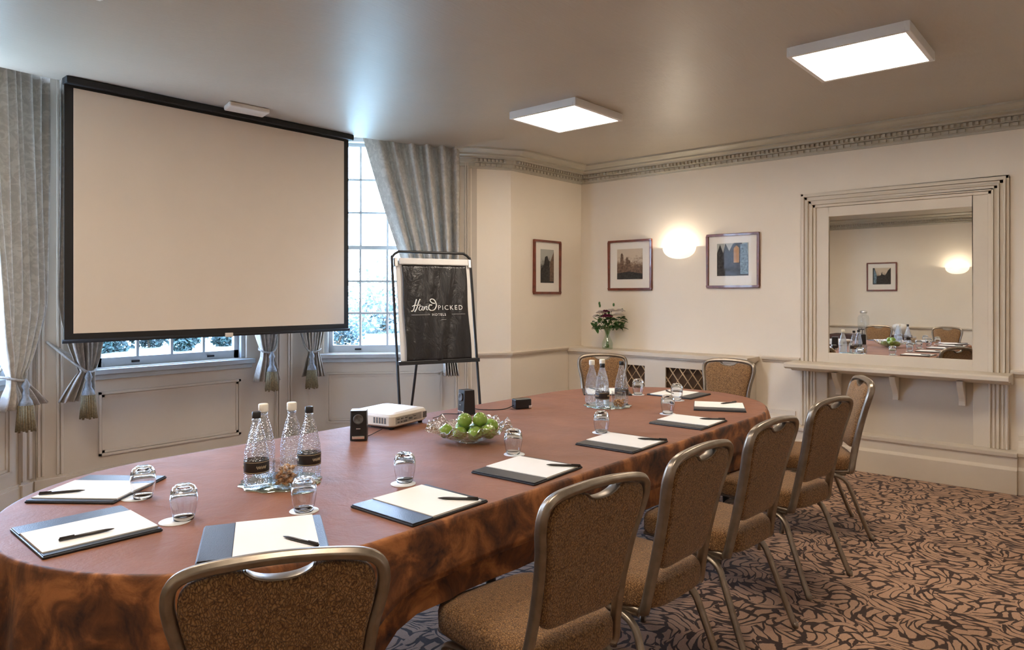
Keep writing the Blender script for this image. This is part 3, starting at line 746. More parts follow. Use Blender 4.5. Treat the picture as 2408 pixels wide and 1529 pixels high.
# ---------------------------------------------------------------- banquet chairs
def make_chair():
    t = empty('banquet_chair')
    def bp(x, h):            # back plane: h is height, leaning back
        k = (h - .42) / .51; return (x, -.185 - .095 * k - .02 * k * k, h)
    half = [(.178, .40), (.170, .47), (.164, .58), (.168, .68), (.178, .76), (.191, .82), (.195, .866), (.185, .901), (.152, .921), (.078, .931), (0, .934)]
    half = [(x * 1.05, h) for x, h in half]
    full = half + [(-x, h) for x, h in half[-2::-1]]
    P = [bp(x, h) for x, h in full]
    P = [(.176, .02, .385), (.176, -.06, .385), (.176, -.13, .383), (.177, -.165, .388)] + P + [(-.177, -.165, .388), (-.176, -.13, .383), (-.176, -.06, .385), (-.176, .02, .385)]
    P = spline(P, 4)
    mb = MB(); mb.tube(P, .019, 24, .0135, up=(0, -1, .2), ridges=6); mb.build('back_frame', 'chair_metal', t)
    # padded back with the hand slot at the top
    def ol(k):
        pts = []
        right = [(.0, .525), (.09, .525), (.130, .535), (.150, .575), (.155, .67), (.164, .75), (.178, .82), (.179, .862), (.170, .890), (.145, .906), (.085, .915)]
        notch = [(.066, .911), (.052, .900), (.030, .892), (0, .889)]
        right = [(x * 1.05, h) for x, h in right]
        seq = right + notch; seq2 = seq + [(-x, h) for x, h in seq[-2:0:-1]]
        sm = spline([(x, h, 0) for x, h in seq2], 3, True)
        cx, cz = 0, .72
        return [(cx + (p.x - cx) * (1 - k / .19), cz + (p.y - cz) * (1 - k / .18)) for p in sm]
    mb = MB(); rs = []
    for k, d in ((.02, -.020), (.008, -.018), (.001, -.010), (0, 0), (.001, .012), (.008, .022), (.03, .030), (.08, .034)):
        rs.append([tuple(Vector(bp(x, h)) + Vector((0, d, 0))) for x, h in ol(k)])
    mb.rings(rs); mb.build('backrest', 'chair_fabric', t)
    slot = spline([tuple(Vector(bp(x, h)) + Vector((0, 0, 0))) for x, h in ((-.068, .914), (-.052, .902), (-.030, .894), (0, .891), (.030, .894), (.052, .902), (.068, .914))], 3)
    mb = MB(); mb.tube(slot, .003, 8, .021, up=(0, 0, 1)); mb.build('hand_slot', 'chair_metal', t)
    # seat
    def plan(k, z, dome=0):
        pts = []
        for i in range(48):
            a = 2 * math.pi * i / 48; ca, sa = math.cos(a), math.sin(a)
            x = math.copysign(abs(ca) ** .38, ca) * (.232 - .046 * (1 - sa) / 2) * k; y = math.copysign(abs(sa) ** .38, sa) * .230 * k
            pts.append((x, y + .01, z))
        return pts
    mb = MB(); mb.rings([plan(.92, .398), plan(.985, .402), plan(1.0, .412), plan(1.005, .455), plan(.99, .470), plan(.95, .481), plan(.8, .490), plan(.5, .496), plan(.2, .498)])
    mb.build('seat', 'chair_fabric', t)
    mb = MB()
    mb.tube(spline([(-.185, -.19, .392), (-.185, .17, .392), (-.15, .215, .392), (.15, .215, .392), (.185, .17, .392), (.185, -.19, .392)], 4), .010, 8); mb.build('seat_frame', 'chair_metal', t)
    for sx in (1, -1):
        mb = MB(); mb.tube(spline([(sx * .190, .06, .370), (sx * .192, -.03, .372), (sx * .195, -.10, .366), (sx * .198, -.150, .335), (sx * .205, -.18, .27), (sx * .215, -.245, .10), (sx * .221, -.285, .006)], 5), .0155, 20, .012, up=(1, 0, 0), ridges=6)
        mb.lathe([(.013, -.006), (.014, .0), (.013, .018)], 12, (sx * .221, -.285, .006), True, True); mb.build('leg', 'chair_metal', t)
        mb = MB(); mb.tube(spline([(sx * .188, -.02, .376), (sx * .19, .10, .376), (sx * .192, .165, .362), (sx * .195, .19, .31), (sx * .20, .205, .15), (sx * .205, .215, .006)], 5), .0155, 20, .012, up=(1, 0, 0), ridges=6)
        mb.lathe([(.013, -.006), (.014, 0), (.013, .018)], 12, (sx * .205, .215, .006), True, True); mb.build('leg', 'chair_metal', t)
    return t
CH = [
 (.885, 1.510, -30, 'brown fabric banquet chair in the foreground, its back cut by the lower edge'),
 (1.665, 1.385, -9, 'banquet chair nearest in the row along the table, seat fully in view'),
 (2.235, 1.375, -2, 'second banquet chair of the row, counted from the foreground'),
 (2.905, 1.375, -4, 'third banquet chair of the row, counted from the foreground'),
 (3.69, 1.375, -8, 'fourth banquet chair of the row, in front of the mirror shelf'),
 (4.565, 1.475, 29, 'banquet chair at the far corner of the table, turned towards us'),
 (5.05, 2.36, 92, 'banquet chair at the table end, in front of the right lattice grille'),
 (4.86, 3.23, 128, 'banquet chair behind the far bottles, left of the lattice grilles'),
 (-.10, 2.12, -92, 'banquet chair seen only in the mirror, right of the mirrored bottles'),
 (-.05, 3.10, -95, 'banquet chair seen only in the mirror, left one against the side table'),
]
base_chair = make_chair()
for i, (x, y, a, lb) in enumerate(CH):
    if i == 0:
        c = base_chair; c.location = (x, y, 0); c.rotation_euler = (0, 0, R(a))
    else: c = dup(base_chair, (x, y, 0), R(a))
    tag(c, lb, 'chair', 'banquet chairs around the table')

# ---------------------------------------------------------------- folders with pads, and pens
def make_folder():
    t = empty('conference_folder')
    w, h = .168, .152
    MB().box((-w, -h, 0), (w, h, .007)).build('cover', 'leather_black', t, bevel=.003)
    MB().box((-w + .004, -h + .003, .007), (-w + .088, h - .003, .0105)).build('pocket_flap', 'leather_black', t, bevel=.0015)
    MB().box((w - .028, -h + .003, .007), (w - .003, h - .003, .0095)).build('edge_strip', 'leather_black', t, bevel=.0015)
    MB().box((-w + .089, -h + .006, .0072), (w - .026, h - .004, .0125)).build('paper_pad', 'paper', t)
    return t
def make_pen():
    t = empty('pen')
    mb = MB(); mb.tube([(0, -.068, 0), (0, -.066, 0), (0, .03, 0), (0, .05, 0), (0, .064, 0), (0, .070, 0)], [.0025, .0045, .0048, .0042, .0022, .0008], 10); mb.build('barrel', 'pen_black', t)
    MB().box((-.0012, -.066, .004), (.0012, -.030, .0065)).build('clip', 'pen_black', t)
    return t
FO = [
 (.905, 2.747, -141, (.092, -.076), 22, 'at the far left end of the table beside the windows'),
 (.720, 2.297, -91, (.088, -.025), -4, 'at the left table end, between two upturned glasses'),
 (1.029, 1.839, -29, (.095, -.098), 40, 'directly above the foreground chair back'),
 (1.538, 1.751, 1, (.092, -.087), 35, 'with blue window shine, second along the near table edge'),
 (2.121, 1.774, 4, (.100, -.105), 28, 'third along the near table edge, before the first row chair'),
 (2.803, 1.767, 2, (.103, -.104), 25, 'fourth along the near table edge, by the second row chair'),
 (3.501, 1.784, 2, (.100, -.095), 32, 'fifth along the near table edge, by the third row chair'),
 (4.106, 1.885, 26, (.09, -.06), 45, 'on the far right curve of the tablecloth'),
 (4.43, 2.33, 90, (.06, .02), 50, 'at the far table end before the right grille chair'),
 (4.20, 2.78, 128, (.08, -.05), 30, 'half hidden behind the far tray of bottles'),
]
f0 = make_folder(); p0 = make_pen()
for i, (x, y, a, (px, py), pa, lb) in enumerate(FO):
    z = TH_ + .0005
    if i == 0: f = f0; f.location = (x, y, z); f.rotation_euler = (0, 0, R(a))
    else: f = dup(f0, (x, y, z), R(a))
    tag(f, 'black folder with white notepad ' + lb, 'folder', 'notepad folders laid around the table')
    c, s = math.cos(R(a)), math.sin(R(a)); X = x + px * c - py * s; Y = y + px * s + py * c
    if i == 0: p = p0; p.location = (X, Y, z + .0175); p.rotation_euler = (0, 0, R(a + pa))
    else: p = dup(p0, (X, Y, z + .0175), R(a + pa))
    tag(p, 'black pen on the notepad ' + lb, 'pen', 'pens on the notepads')

# ---------------------------------------------------------------- upturned glasses on paper coasters
def make_glass():
    t = empty('tumbler_glass'); H = .108
    mb = MB(); mb.lathe([(.029, 0), (.033, .015), (.038, .040), (.0405, .065), (.038, .088), (.031, .102), (.024, .107), (.0, .1075)], 32)
    mb.lathe([(.0275, 0), (.0315, .015), (.0365, .040), (.0385, .062), (.035, .080), (.026, .090), (.012, .093), (0, .0935)], 32); mb.rings([[(r * math.cos(2 * math.pi * i / 32), r * math.sin(2 * math.pi * i / 32), 0) for i in range(32)] for r in (.0275, .029)], True, False, False)
    mb.build('glass_body', 'tumbler_crystal', t)
    mb = MB(); mb.lathe([(.020, .1078), (.022, .1085), (.020, .1095), (.0, .1096)], 16, cap0=True); mb.build('glass_base', 'ruffle_glass', t)
    return t
GL = [
 (.965, 2.525, .95, 2.543, 'on a disc coaster partly over the far left folder'),
 (.956, 2.188, .930, 2.190, 'standing alone between the two left folders'),
 (1.247, 1.982, 1.250, 1.985, 'just in front of the sweet jar, above the foreground folder'),
 (1.690, 2.01, 1.67, 1.995, 'near the middle of the table, left of the apple bowl'),
 (2.303, 2.009, 2.30, 2.00, 'right of the apple bowl behind the third near folder'),
 (2.953, 1.984, 2.953, 1.984, 'in front of the far tray of bottles'),
 (3.688, 2.012, 3.675, 2.005, 'behind the fifth near folder, right of the far tray'),
 (4.20, 2.225, 4.19, 2.215, 'in front of the notepad at the far table end'),
 (4.255, 2.553, 4.25, 2.55, 'before the left lattice grille, right of the far bottles'),
]
g0 = make_glass()
mb = MB(); mb.lathe([(.046, 0), (.046, .0015)], 32, (0, 0, 0), True, True); c0 = mb.build('coaster', 'coaster_paper')
for i, (x, y, cx, cy, lb) in enumerate(GL):
    if i == 0: g = g0; g.location = (x, y, TH_ + .002); k = c0; k.location = (cx, cy, TH_ + .0004)
    else: g = dup(g0, (x, y, TH_ + .002), i * .7); k = dup(c0, (cx, cy, TH_ + .0004))
    tag(g, 'upturned clear tumbler ' + lb, 'glass', 'upturned tumblers on the table')
    tag(k, 'round paper coaster, tumbler ' + lb, 'coaster', 'paper coasters under the tumblers')

# ---------------------------------------------------------------- bottle trays
def tray(loc, label):
    mb = MB(); n = 72; rs = []
    for k, z in ((.0, 0), (1, 0), (1.0, .004), (.0, .004)):
        rs.append([((.145 + .006 * math.sin(12 * 2 * math.pi * i / n)) * k * math.cos(2 * math.pi * i / n), (.145 + .006 * math.sin(12 * 2 * math.pi * i / n)) * k * math.sin(2 * math.pi * i / n), z) for i in range(n)])
    mb.rings(rs[1:3]); o = mb.build('mirror_tray', 'tray_mirror'); o.location = loc
    return tag(o, label, 'tray', 'scalloped mirrored trays')
tray((1.385, 2.355, TH_ + .0005), 'scalloped mirror tray under the near group of bottles')
tray((3.70, 2.44, TH_ + .0005), 'scalloped mirror tray under the far group of bottles')
def make_bottle(cap, label_):
    t = empty('water_bottle')
    mb = MB(); mb.lathe([(.0, .004), (.033, .002), (.041, .006), (.043, .02), (.043, .105), (.041, .128), (.034, .165), (.025, .198), (.0165, .225), (.0135, .238), (.0135, .250)], 28); mb.build('glass_body', 'bottle_glass', t)
    mb = MB(); mb.lathe([(.015, .236), (.017, .240), (.015, .244)], 20, cap0=True, cap1=True); mb.build('neck_ring', 'clear_glass', t)
    if cap == 'black':
        mb = MB(); mb.lathe([(.0145, .248), (.0155, .250), (.0155, .270), (.0135, .272)], 20, cap0=True, cap1=True); mb.build('cap', 'cap_black', t)
    else:
        mb = MB(); mb.lathe([(.0175, .246), (.0185, .250), (.0185, .274), (.016, .277)], 20, cap0=True, cap1=True); mb.build('cap', 'cork_white', t)
    if label_:
        mb = MB(); mb.lathe([(.0434, .055), (.0438, .056), (.0438, .098), (.0434, .099)], 32); lb = mb.build('label', 'bottle_label', t)
        mb = MB()
        for z in (.058, .0945): mb.lathe([(.0441, z), (.0441, z + .0016)], 32)
        for a0 in (0, 2.1, 4.2):
            P = [(.0442 * math.cos(a0 + .35 * k / 10), .0442 * math.sin(a0 + .35 * k / 10), .077 + .006 * math.sin(k * 1.7)) for k in range(24)]; mb.tube(P, .0009, 4)
        mb.build('label_print', 'label_print', lb)
    return t
bB = make_bottle('black', True); bW = make_bottle('white', False)
z = TH_ + .0048
BO = [('black', 1.286, 2.351, 'black-capped water bottle with dark label, leftmost on the near tray'),
      ('white', 1.378, 2.468, 'white-capped water bottle behind the leftmost bottle on the near tray'),
      ('white', 1.470, 2.420, 'white-capped water bottle in the middle, behind the sweet jar on the near tray'),
      ('black', 1.476, 2.310, 'black-capped water bottle with dark label, rightmost on the near tray'),
      ('white', 3.690, 2.552, 'white-capped water bottle, leftmost on the far tray'),
      ('white', 3.775, 2.530, 'white-capped water bottle behind the dark-labelled one on the far tray'),
      ('black', 3.590, 2.405, 'black-capped water bottle with dark label at the front of the far tray'),
      ('black', 3.800, 2.400, 'black-capped water bottle, rightmost on the far tray')]
seen = set()
for cap, x, y, lb in BO:
    src = bB if cap == 'black' else bW
    if cap not in seen: b = src; b.location = (x, y, z); seen.add(cap)
    else: b = dup(src, (x, y, z), x * 3)
    tag(b, lb, 'bottle', 'water bottles on the mirrored trays')
def make_jar(loc, label):
    t = empty('sweet_jar', loc, 0, label, 'jar', 'glass sweet jars')
    mb = MB(); mb.lathe([(0, .006), (.036, .006), (.040, .010), (.042, .03), (.042, .085), (.040, .094), (.043, .100)], 28)
    mb.lathe([(0, .001), (.040, .001), (.0435, .006), (.0445, .03), (.0445, .085), (.0425, .095), (.0445, .100)], 28); mb.build('glass_body', 'clear_glass', t)
    return t
def sweets(c, n, lab, grp, first=[None]):
    rnd = random.Random(n)
    for i in range(n):
        a = rnd.uniform(0, 6.28); lay = i // 5; r = .024 if i % 5 else .003; a = (i % 5) * 1.4 + lay * .7
        loc = (c[0] + r * math.cos(a), c[1] + r * math.sin(a), c[2] + .016 + lay * .0135)
        if first[0] is None:
            mb = MB(); mb.sphere((0, 0, 0), .0105, 10, 6, (1.25, .9, .75))
            for sx in (-1, 1): mb.rings([[(sx * .011, .002 * math.cos(q), .002 * math.sin(q)) for q in (0, 1.57, 3.14, 4.71)], [(sx * .018, .007 * math.cos(q), .003 * math.sin(q)) for q in (0, 1.57, 3.14, 4.71)]])
            o = mb.build('wrapped_sweet', 'sweet_wrapper'); first[0] = o; o.location = loc
        else: o = first[0].copy(); COL.objects.link(o); o.location = loc
        o.rotation_euler = (rnd.uniform(-.4, .4), rnd.uniform(-.4, .4), rnd.uniform(0, 3.1))
        tag(o, lab, 'sweet', grp)
make_jar((1.354, 2.272, z), 'open glass jar of sweets on the near mirror tray'); sweets((1.354, 2.272, z), 24, 'gold wrapped sweet inside the jar on the near tray', 'sweets in the near jar')
make_jar((3.665, 2.335, z), 'open glass jar of pale sweets on the far mirror tray'); sweets((3.665, 2.335, z), 15, 'wrapped sweet inside the jar on the far tray', 'sweets in the far jar')
mb = MB(); mb.lathe([(0, 0), (.016, 0), (.019, .01), (.019, .10), (.015, .115), (.015, .13), (0, .13)], 20); o = mb.build('milk_bottle', 'cup_white'); o.location = (3.80, 2.50, z); o.scale = (.9, .9, .9)
o.location = (3.715, 2.46, z); tag(o, 'small white milk bottle among the bottles on the far tray', 'bottle')

# ---------------------------------------------------------------- apple bowl
bc_ = (2.354, 2.335, TH_ + .001)
t = empty('fruit_bowl', bc_, 0, 'ruffled clear glass bowl holding green apples', 'bowl')
def bfn(u, v):
    a = 2 * math.pi * u; r = .045 + .155 * v ** 1.0; z = .004 + .080 * v ** 1.4 + (.016 * math.sin(9 * a) + .008 * math.sin(21 * a + 1)) * v ** 3
    r += .012 * math.sin(7 * a + 1.2) * v ** 2
    return (r * math.cos(a), r * math.sin(a), z)
MB().grid(bfn, 112, 12).build('bowl_body', 'ruffle_glass', t, solid=.003)
mb = MB(); mb.lathe([(.05, 0), (.052, .004), (.045, .008)], 28, cap0=True, cap1=True); mb.build('foot', 'ruffle_glass', t)
def make_apple():
    t = empty('green_apple'); mb = MB(); rs = []
    for j in range(1, 14):
        a = math.pi * j / 14; r = .035 * (math.sin(a) ** .85) * (1 + .06 * math.cos(a)); zz = .034 - .033 * math.cos(a) - .007 * math.exp(-((a - math.pi) / .35) ** 2) + .005 * math.exp(-(a / .3) ** 2)
        rs.append([(r * (1 + .02 * math.cos(5 * q)) * math.cos(q), r * (1 + .02 * math.cos(5 * q)) * math.sin(q), zz) for q in [2 * math.pi * i / 20 for i in range(20)]])
    mb.rings(rs); mb.build('apple_flesh', 'apple_skin', t)
    mb = MB(); mb.tube([(0, 0, .056), (.002, .001, .066), (.006, .002, .074)], [.0012, .0014, .002], 6); mb.build('stalk', 'bark', t)
    return t
AP = [(-.075, .055, .028, 'at the left, leaning on the bowl rim'), (-.055, -.030, .022, 'low at the front left of the pile'), (.025, -.060, .024, 'low at the front middle of the pile'), (.080, -.050, .030, 'low at the front right of the pile'),
      (.055, .030, .028, 'low at the back right of the pile'), (-.010, .070, .030, 'low at the back of the pile'), (-.012, .010, .078, 'on top of the pile at the left'), (.058, .0, .082, 'on top of the pile at the right'), (.105, .015, .045, 'at the right against the glass rim')]
ap0 = make_apple()
for i, (x, y, zz, lb) in enumerate(AP):
    L_ = (bc_[0] + x * .8660 + y * .5, bc_[1] - x * .5 + y * .866, bc_[2] + zz - .008)
    if i == 0: a = ap0; a.location = L_
    else: a = dup(ap0, L_, i)
    a.rotation_euler = (R((i * 37) % 50 - 25), R((i * 53) % 60 - 30), i * 1.1)
    tag(a, 'green apple ' + lb, 'apple', 'green apples in the glass bowl')

# ---------------------------------------------------------------- projector, speakers, cables
pa = math.atan2(.06, .30)
t = empty('projector', (2.40, 2.99, TH_ + .0005), pa, 'white table projector with connector panel, in front of the windows', 'projector')
mb = MB(); w, d = .152, .15
def rr(w, d, z, r=.03, n=5):
    P = []
    for cx, cy, a0 in ((w - r, d - r, 0), (-w + r, d - r, 90), (-w + r, -d + r, 180), (w - r, -d + r, 270)):
        for k in range(n + 1): a = R(a0 + 90 * k / n); P.append((cx + r * math.cos(a), cy + r * math.sin(a), z))
    return P
mb.rings([rr(w - .01, d - .01, .014), rr(w, d, .022), rr(w, d, .068), rr(w - .006, d - .006, .080), rr(w - .03, d - .03, .086)], False); mb.build('casing', 'white_plastic', t, bevel=.002)
mb = MB(); mb.box((-w + .03, -d - .001, .028), (w - .055, -d + .004, .064)); pb = mb.build('connector_panel', 'panel_grey', t)
for k, (x, zz, ww, hh) in enumerate(((-.10, .053, .018, .006), (-.07, .053, .018, .006), (-.035, .053, .02, .005), (-.10, .037, .012, .007), (-.075, .037, .012, .007), (-.045, .037, .03, .008), (0, .045, .028, .012), (.035, .052, .018, .006), (.04, .037, .02, .005))):
    MB().box((x - ww / 2, -d - .003, zz - hh / 2), (x + ww / 2, -d + .001, zz + hh / 2)).build('socket', 'projector_grey', pb)
MB().box((w - .045, -d - .002, .030), (w - .012, -d + .003, .062)).build('vent_grille', 'projector_grey', t)
mb = MB(); mb.tube([(-w - .001, -.02, .045), (-w - .02, -.02, .045)], .026, 20); mb.M = None
mb = MB()
for k in range(5): mb.box((-w - .0015, -.11 + k * .018, .032), (-w + .002, -.10 + k * .018, .062))
mb.build('side_vents', 'projector_grey', t)
mb = MB(); mb.lathe([(.034, .04), (.034, .058), (.028, .06)], 24, cap1=True); mb.M = Matrix.Rotation(0, 4, 'X'); mb2 = MB()
mb2.M = Matrix.Translation((.06, d - .02, .047)) @ Matrix.Rotation(R(-90), 4, 'X'); mb2.lathe([(.030, 0), (.030, .03), (.024, .032), (.02, .026)], 24, cap1=True); mb2.build('lens', 'black_plastic', t)
for x, y in ((-w + .03, -d + .03), (w - .03, -d + .03), (0, d - .03)):
    mb = MB(); mb.lathe([(.012, 0), (.012, .016)], 12, (x, y, 0), True, True); mb.build('foot', 'dark_rubber', t)
def speaker(loc, rz, label):
    t = empty('computer_speaker', loc, rz, label, 'speaker', 'small black desktop speakers')
    mb = MB()
    mb.rings([[(x * (1 - .05 * k), y, z) for x, y, z in rr(.040, .040 - .006 * k, .003 + .142 * k, .008, 3)] for k in (0, .1, .9, 1)], False); mb.build('cabinet', 'black_plastic', t, bevel=.002)
    M = Matrix.Translation((0, -.038, .105)) @ Matrix.Rotation(R(90), 4, 'X')
    mb = MB(); mb.M = M; mb.lathe([(.019, -.004), (.024, .004), (.021, .006), (.017, .002), (.008, -.002), (.0, .002)], 28); mb.build('driver', 'projector_grey', t)
    MB().box((-.010, -.043, .058), (.010, -.037, .062)).build('badge', 'silver', t)
    MB().box((-.030, -.0435, .010), (.030, -.036, .026)).build('chrome_strip', 'chrome', t, bevel=.004)
    return t
speaker((2.041, 2.765, TH_ + .0005), R(-42), 'black desktop speaker facing us, left of the projector')
speaker((2.887, 2.88, TH_ + .0005), R(-105), 'black desktop speaker seen from behind, beyond the apple bowl')
t = empty('power_adaptor', (3.265, 2.78, TH_ + .0005), R(-25), 'black power adaptor block on the cloth, right of the far speaker', 'adaptor')
MB().box((-.055, -.03, .002), (.055, .03, .062)).build('adaptor_block', 'black_plastic', t, bevel=.008)
MB().box((.035, -.032, .004), (.056, .0, .020)).build('plug_socket', 'silver', t, bevel=.002)
def cable(pts, label, r=.0028):
    o = MB().tube(spline(pts, 8), r, 6).build('cable', 'dark_rubber', origin=pts[0]); return tag(o, label, 'cable')
zc = TH_ + .004
cable([(3.22, 2.80, zc + .02), (3.15, 2.83, zc), (3.05, 2.93, zc), (3.08, 3.03, zc), (3.05, 3.085, zc), (3.05, 3.115, zc - .03), (3.05, 3.14, zc - .2)], 'black cable running from the adaptor over the far table edge')
cable([(2.86, 2.91, zc), (2.80, 2.98, zc), (2.72, 2.94, zc), (2.66, 2.92, zc)], 'thin black cable between the projector and the far speaker', .002)
cable([(2.08, 2.80, zc), (2.13, 2.80, zc), (2.20, 2.84, zc), (2.27, 2.88, zc)], 'thin dark cable between the left speaker and the projector', .002)

# ---------------------------------------------------------------- flip chart easel
fa = R(-20)
t = empty('flip_chart', (4.005, 4.34, 0), fa, 'tubular flip chart easel with white board, behind the table', 'flip chart')
tilt = R(9); BWd = .335
def fp(x, h, y=0): return (x, y + (h) * math.sin(tilt) - .16, h * math.cos(tilt))     # leaning plane, top away from us
zt_ = 1.84
mb = MB(); P = [fp(-BWd - .025, 0), fp(-BWd - .025, .6), fp(-BWd - .025, 1.2), fp(-BWd - .025, zt_ - .10), fp(-BWd - .015, zt_ - .04), fp(-BWd + .03, zt_ - .005), fp(-BWd + .09, zt_), fp(BWd - .09, zt_), fp(BWd - .03, zt_ - .005), fp(BWd + .015, zt_ - .04), fp(BWd + .025, zt_ - .10), fp(BWd + .025, 1.2), fp(BWd + .025, .6), fp(BWd + .025, 0)]
mb.tube(spline(P, 4), .0115, 10); mb.build('front_frame', 'black_metal', t)
mb = MB(); mb.tube([fp(-.06, 1.55, .03), (-.06, .60, 0)], .011, 10); mb.build('leg', 'black_metal', t)
b0, b1 = .905, 1.785
def fbox(mb, x0, x1, h0, h1, y0, y1):
    vs = [fp(x, h, y) for y in (y0, y1) for h in (h0, h1) for x in (x0, x1)]
    return mb.add(vs, [(0, 1, 3, 2), (4, 6, 7, 5), (0, 4, 5, 1), (2, 3, 7, 6), (0, 2, 6, 4), (1, 5, 7, 3)])
bd = fbox(MB(), -BWd, BWd, b0 + .02, b1 - .02, -.022, -.008).build('writing_board', 'board_white', t, bevel=.003)
fbox(MB(), -BWd + .02, BWd - .02, b1 - .055, b1 + .0, -.055, -.022).build('paper_clamp', 'board_white', t, bevel=.008)
for sx in (-1, 1):
    fbox(MB(), sx * BWd - .016, sx * BWd + .016, b1 - .075, b1 - .0, -.040, -.005).build('corner_bracket', 'silver', t, bevel=.006)
mb = fbox(MB(), -BWd - .03, BWd + .03, b0 - .012, b0 + .02, -.050, -.005); mb.build('pen_tray', 'black_metal', t, bevel=.003)
# black sheet cover hanging over the pad
def sfn(u, v):
    x = -.292 + .584 * u; h = b0 + .015 + (b1 - .06 - b0 - .015) * v
    x += .004 * math.sin(v * 9); y = -.040 + .006 * math.sin(u * 9 + v * 4) * (1 - v) + .004 * math.sin(u * 23 - v * 6)
    return fp(x, h, y)
shd = MB().grid(sfn, 40, 40).build('black_cover', 'black_plastic_sheet', t, solid=.002)
def text_part(body, size, x, h, parent, shear=0.0, space=1.0, y=-.0505):
    cu = bpy.data.curves.new('txt', 'FONT'); cu.body = body; cu.size = size; cu.align_x = 'LEFT'; cu.space_character = space; cu.shear = shear; cu.extrude = .0006; cu.resolution_u = 3
    to = bpy.data.objects.new('txt', cu); COL.objects.link(to); bpy.context.view_layer.update()
    me = bpy.data.meshes.new_from_object(to); bpy.data.objects.remove(to); bpy.data.curves.remove(cu)
    M3 = Matrix.Translation(fp(x, h, y)) @ Matrix.Rotation(R(90) - tilt, 4, 'X')
    me.transform(M3); me.materials.clear(); me.materials.append(MATS['lettering'])
    o = bpy.data.objects.new('lettering', me); COL.objects.link(o); o.parent = parent; return o
text_part('PICKED', .056, .004, 1.345, shd, space=1.30)
text_part('HOTELS', .030, -.052, 1.295, shd, space=1.25)
def stroke(pts, r): 
    return [fp(x, h, -.0505) for x, h in spline2(pts)]
def spline2(pts): return [(p.x, p.y) for p in spline([(x, h, 0) for x, h in pts], 6)]
mb = MB()
for pts, r in (([(-.235, 1.335), (-.215, 1.345), (-.195, 1.40), (-.182, 1.435)], .0055), ([(-.205, 1.33), (-.185, 1.36), (-.165, 1.41), (-.150, 1.437)], .0055), ([(-.225, 1.375), (-.20, 1.385), (-.175, 1.383), (-.15, 1.388)], .0035),
               ([(-.135, 1.378), (-.155, 1.375), (-.165, 1.350), (-.150, 1.342), (-.135, 1.365), (-.130, 1.378), (-.138, 1.350), (-.125, 1.342)], .004),
               ([(-.118, 1.375), (-.122, 1.345), (-.105, 1.373), (-.095, 1.372), (-.098, 1.350), (-.085, 1.345)], .004),
               ([(-.045, 1.385), (-.07, 1.385), (-.078, 1.355), (-.055, 1.340), (-.025, 1.350), (-.008, 1.385), (-.02, 1.425), (-.045, 1.438), (-.062, 1.425), (-.045, 1.405), (-.02, 1.400)], .0048)):
    mb.tube([fp(x, h, -.0505) for x, h in spline2(pts)], r, 6, .0012, up=(1, 0, 0))
mb.build('lettering', 'lettering', shd)
for x0, x1, h in ((-.235, -.07, 1.305), (.13, .255, 1.308), (.03, .075, 1.262)):
    MB().tube([fp(x0, h, -.050), fp(x1, h, -.050)], .0012, 4).build('printed_line', 'lettering', shd)

# ---------------------------------------------------------------- vase of flowers on the radiator cover
vc = Vector((6.215, 4.10, .885))
t = empty('flower_vase', vc, 0, 'twisted clear glass vase of flowers standing on the radiator cover', 'vase')
mb = MB(); rs = []
for k in range(15):
    v = k / 14; zz = .235 * v; r = .056 + .010 * math.sin(v * math.pi * 2) - .026 * math.sin(v * math.pi * .9) ** 2 + .006 * v ** 4
    rs.append([(r * (1 + .08 * math.cos(4 * (a + v * 2.2))) * math.cos(a), r * (1 + .08 * math.cos(4 * (a + v * 2.2))) * math.sin(a), zz) for a in [2 * math.pi * i / 32 for i in range(32)]])
mb.rings(rs, True, True, False); mb.build('vase_body', 'vase_glass', t)
bq = empty('flower_bouquet', vc + Vector((0, 0, .012)), 0, 'bunch of white and purple flowers with dark green leaves in the glass vase', 'flowers')
rnd = random.Random(5); tips = []
mb = MB()
vr = Vector((.66, -.75, 0))        # along the wall, to the viewer's right
for k in range(17):
    a = rnd.uniform(-1, 1); side = vr * (.165 * a) + Vector((-.75, -.66, 0)) * rnd.uniform(-.05, .08); hh = .40 - .12 * a * a + rnd.uniform(-.05, .04)
    tip = side + Vector((0, 0, hh)); tips.append(tip)
    P = spline([(-side.x * .12, -side.y * .12, 0), (side.x * .12, side.y * .12, .17), (side.x * .5, side.y * .5, .27), tuple(tip)], 5); mb.tube(P, .0022, 5)
mb.build('stems', 'stem_green', bq)
def leaf(mb, base, tip, w):
    base, tip = Vector(base), Vector(tip); d = tip - base; s_ = d.cross(Vector((.3, .3, .8))).normalized() * w; L = []
    n = 6
    for i in range(n + 1):
        v = i / n; q = base + d * v + Vector((0, 0, -.02 * v * v)); ww = math.sin(v * math.pi * .93 + .1) ** .8
        L += [q - s_ * ww, q + Vector((0, 0, -.004)), q + s_ * ww]
    mb.add(L, [(3 * i + j, 3 * i + j + 1, 3 * i + j + 4, 3 * i + j + 3) for i in range(n) for j in (0, 1)], True)
for k in range(95):
    tp = rnd.choice(tips); b_ = tp * rnd.uniform(.6, .95); dr = Vector((rnd.uniform(-1, 1), rnd.uniform(-1, 1), rnd.uniform(-.3, .7))).normalized()
    if b_.z < .2: b_.z = .22
    mb = MB(); leaf(mb, b_, b_ + dr * rnd.uniform(.05, .10), rnd.uniform(.013, .022)); mb.build('leaf', 'leaf_green', bq)
def bloom(c, r, mat, n=7):
    mb = MB(); c = Vector(c)
    for ring_, (el, ln) in enumerate(((.35, 1), (.9, .85), (1.25, .6))):
        for i in range(n):
            a = 2 * math.pi * i / n + ring_ * .4; d = Vector((math.cos(a) * math.cos(el), math.sin(a) * math.cos(el), math.sin(el)))
            leaf(mb, c, c + d * r * ln, r * .33)
    mb.build('bloom', mat, bq)
